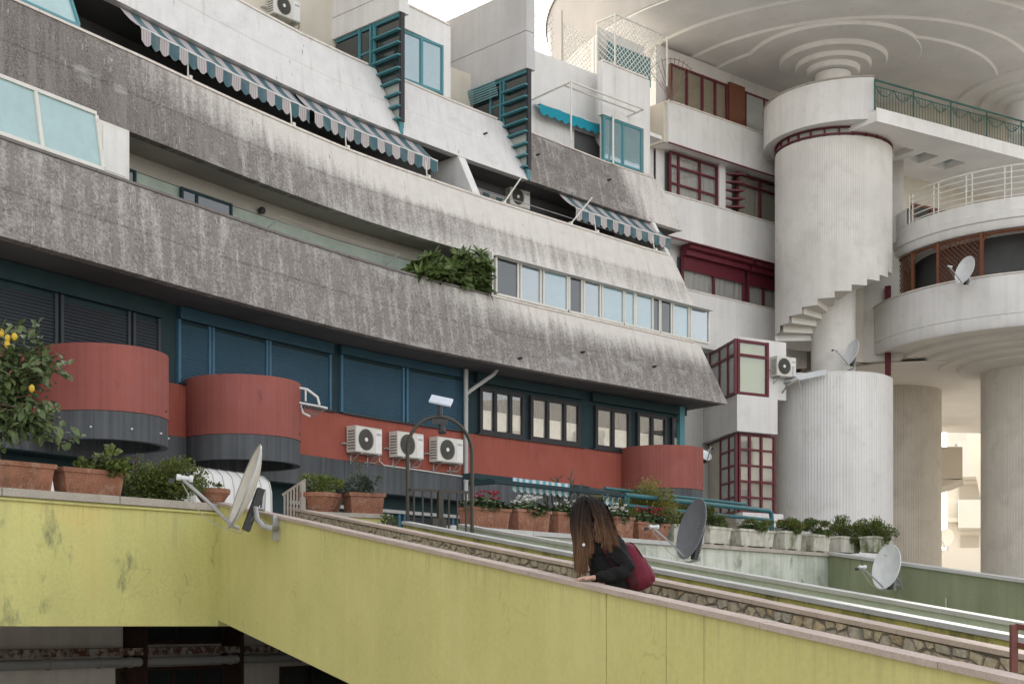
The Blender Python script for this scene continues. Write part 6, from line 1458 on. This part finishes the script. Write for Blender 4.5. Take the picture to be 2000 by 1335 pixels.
# hair: cap over the skull and long locks over chest and back, dark roots to light tips
rr=random.Random(77);mb=MB();n1,n2=12,28;vs=[];fs=[];uv=[]
for i in range(n1+1):
    th=math.pi*.60*i/n1
    for k in range(n2):
        ph=2*math.pi*k/n2;x=math.sin(th)*math.cos(ph);y=math.sin(th)*math.sin(ph);z=math.cos(th);cut=1.0 if x<.55 else .93
        vs.append(hc+Fh*(.100*x*cut-.006)+Sh*(.080*y)+V((0,0,.117*z)));uv.append((0,.12*i/n1))
for i in range(n1):
    for k in range(n2): fs.append((i*n2+k,i*n2+(k+1)%n2,(i+1)*n2+(k+1)%n2,(i+1)*n2+k))
mb.add(vs,fs,uv)
def strand(P,wd,flat,v1,j):
    n=13;vs=[];uvs=[];fs=[]
    for i in range(n):
        t=i/(n-1);q=P[0]*(1-t)**3+P[1]*3*t*(1-t)**2+P[2]*3*t*t*(1-t)+P[3]*t**3
        q=q+j[0]*min(1,t*2)*(1-.35*t)+V((math.sin(j[1]+t*8),.5*math.cos(j[1]+t*6),0))*j[2]*t
        d=(P[3]-P[0]).normalized();s=d.cross(flat).normalized();w_=wd*(1-.8*t**4)
        vs+= [q-s*w_,q+flat*w_*.5,q+s*w_];uvs+= [(0,t*v1)]*3
    for i in range(n-1):
        for k in range(2): fs.append((i*3+k,i*3+k+1,i*3+k+4,i*3+k+3))
    mb.add(vs,fs,uvs)
nearS=Sh if Sh.y<0 else -Sh
for c_ in range(150):
    side=rr.random()<.74;near=nearS if side else -nearS
    fx=rr.uniform(-1,.80);sy=rr.uniform(.12,1);nn=math.sqrt(max(.03,1-min(.97,(fx*.82)**2+(sy*.72)**2)))
    root=hc+Fh*(.100*fx)+near*(.083*sy)+V((0,0,.119*nn))
    if fx>-.05 or rr.random()<.30:       # front fall, straight past the cheek over the chest
        ex=rr.triangular(1120,1162,1131);ey=rr.triangular(1066,1129,1112) if ex<1146 else rr.uniform(1056,1092)
        Y=(8.955+rr.uniform(-.03,.04)) if side else 9.13+rr.uniform(-.03,.06)
        P=[root,root+near*.035+Fh*.012+V((0,0,-.04)),J(min(max(ex,1124)+rr.uniform(-3,5),1160),1046,Y),J(ex,ey,Y)]
    else:                                 # back fall, fanning over shoulder and back
        ex=rr.triangular(1158,1216,1194);ey=min(1036+(ex-1160)*.52+rr.uniform(0,30)*(1 if ex<1200 else .5),1078)
        Y=(8.895+rr.uniform(-.02,.05)) if side else 9.20+rr.uniform(-.04,.05)
        P=[root,root+near*.035-Fh*.03+V((0,0,-.02)),J(1166+(ex-1160)*.55,1020+rr.uniform(-4,8),Y+.02),J(ex,ey,Y)]
    fl=(near*.9+V((0,0,.15))).normalized();ph=rr.uniform(0,6);am=rr.uniform(.003,.008)
    for q_ in range(20):
        strand(P,rr.uniform(.0014,.0030),fl,rr.uniform(.82,1.05),(V((rr.gauss(0,.008),rr.gauss(0,.008),rr.gauss(0,.006))),ph+rr.uniform(-.4,.4),am))
hr_=mb.build('hair','hair_brown',pe,smooth='all')
# ---------------------------------------------------------------- backpack on her back
bc=J(1238,1106,9.13);ax=(J(1263,1152,9.13)-J(1222,1060,9.13)).normalized();ou=V((-ax.z,0,ax.x));ou=ou if ou.x>0 else -ou;la=V((0,1,0))
bp=empty('backpack',bc-V((0,0,.16)),'crimson backpack worn by the leaning woman','backpack')
def superell(c,rx,ry,rz,e,n1=18,n2=30,f=None):
    vs=[];fs=[];sg=lambda v:math.copysign(abs(v)**e,v)
    for i in range(n1+1):
        th=-math.pi/2+math.pi*i/n1
        for k in range(n2):
            ph=2*math.pi*k/n2;a=sg(math.cos(th))*sg(math.cos(ph));b=sg(math.cos(th))*sg(math.sin(ph));z=sg(math.sin(th))
            p=c+ou*(rx*a*(1+.22*z))+la*(ry*b*(1+.08*z))+ax*(rz*z);p=p+(ou*.005*math.sin(z*11+b*7)+la*.004*math.sin(a*9+z*13));vs.append(p)
    for i in range(n1):
        for k in range(n2): fs.append((i*n2+k,i*n2+(k+1)%n2,(i+1)*n2+(k+1)%n2,(i+1)*n2+k))
    return vs,fs
MB().add(*superell(bc,.078,.145,.160,.66)).build('main_compartment','backpack_cloth',bp,smooth='all')
MB().add(*superell(bc+ou*.042+ax*.045,.05,.115,.098,.62)).build('front_pocket','backpack_cloth',bp,smooth='all')
MB().add(*superell(bc-ou*.055,.05,.150,.150,.6)).build('back_panel','backpack_dark',bp,smooth='all')
m=MB();m.tube([bc-ou*.01-ax*.15+la*(.045*math.cos(a))-ax*(.045*math.sin(a)) for a in [math.pi*k/10 for k in range(11)]],.008,8);m.build('grab_handle','backpack_dark',bp,smooth='all')
m=MB();m.tube([bc+ou*(.02+.075*math.sin(a)*.6)+la*-.13*math.cos(a*.5)-ax*(.15*math.cos(a)) for a in [math.pi*k/12 for k in range(13)]],.004,6);m.build('zip','backpack_dark',bp)
for sg in (-1,1):
    m=MB();m.tube([bc-ou*.07-ax*.13+la*.06*sg,shl+V((.0,0,.075)) if sg<0 else shr+V((0,0,.075)),(shl if sg<0 else shr)+V((-.06,-.05*sg*-1,-.02)),bc-ou*.09+ax*.12+la*.10*sg],.014,8);m.build('strap','backpack_dark',bp,smooth='all')
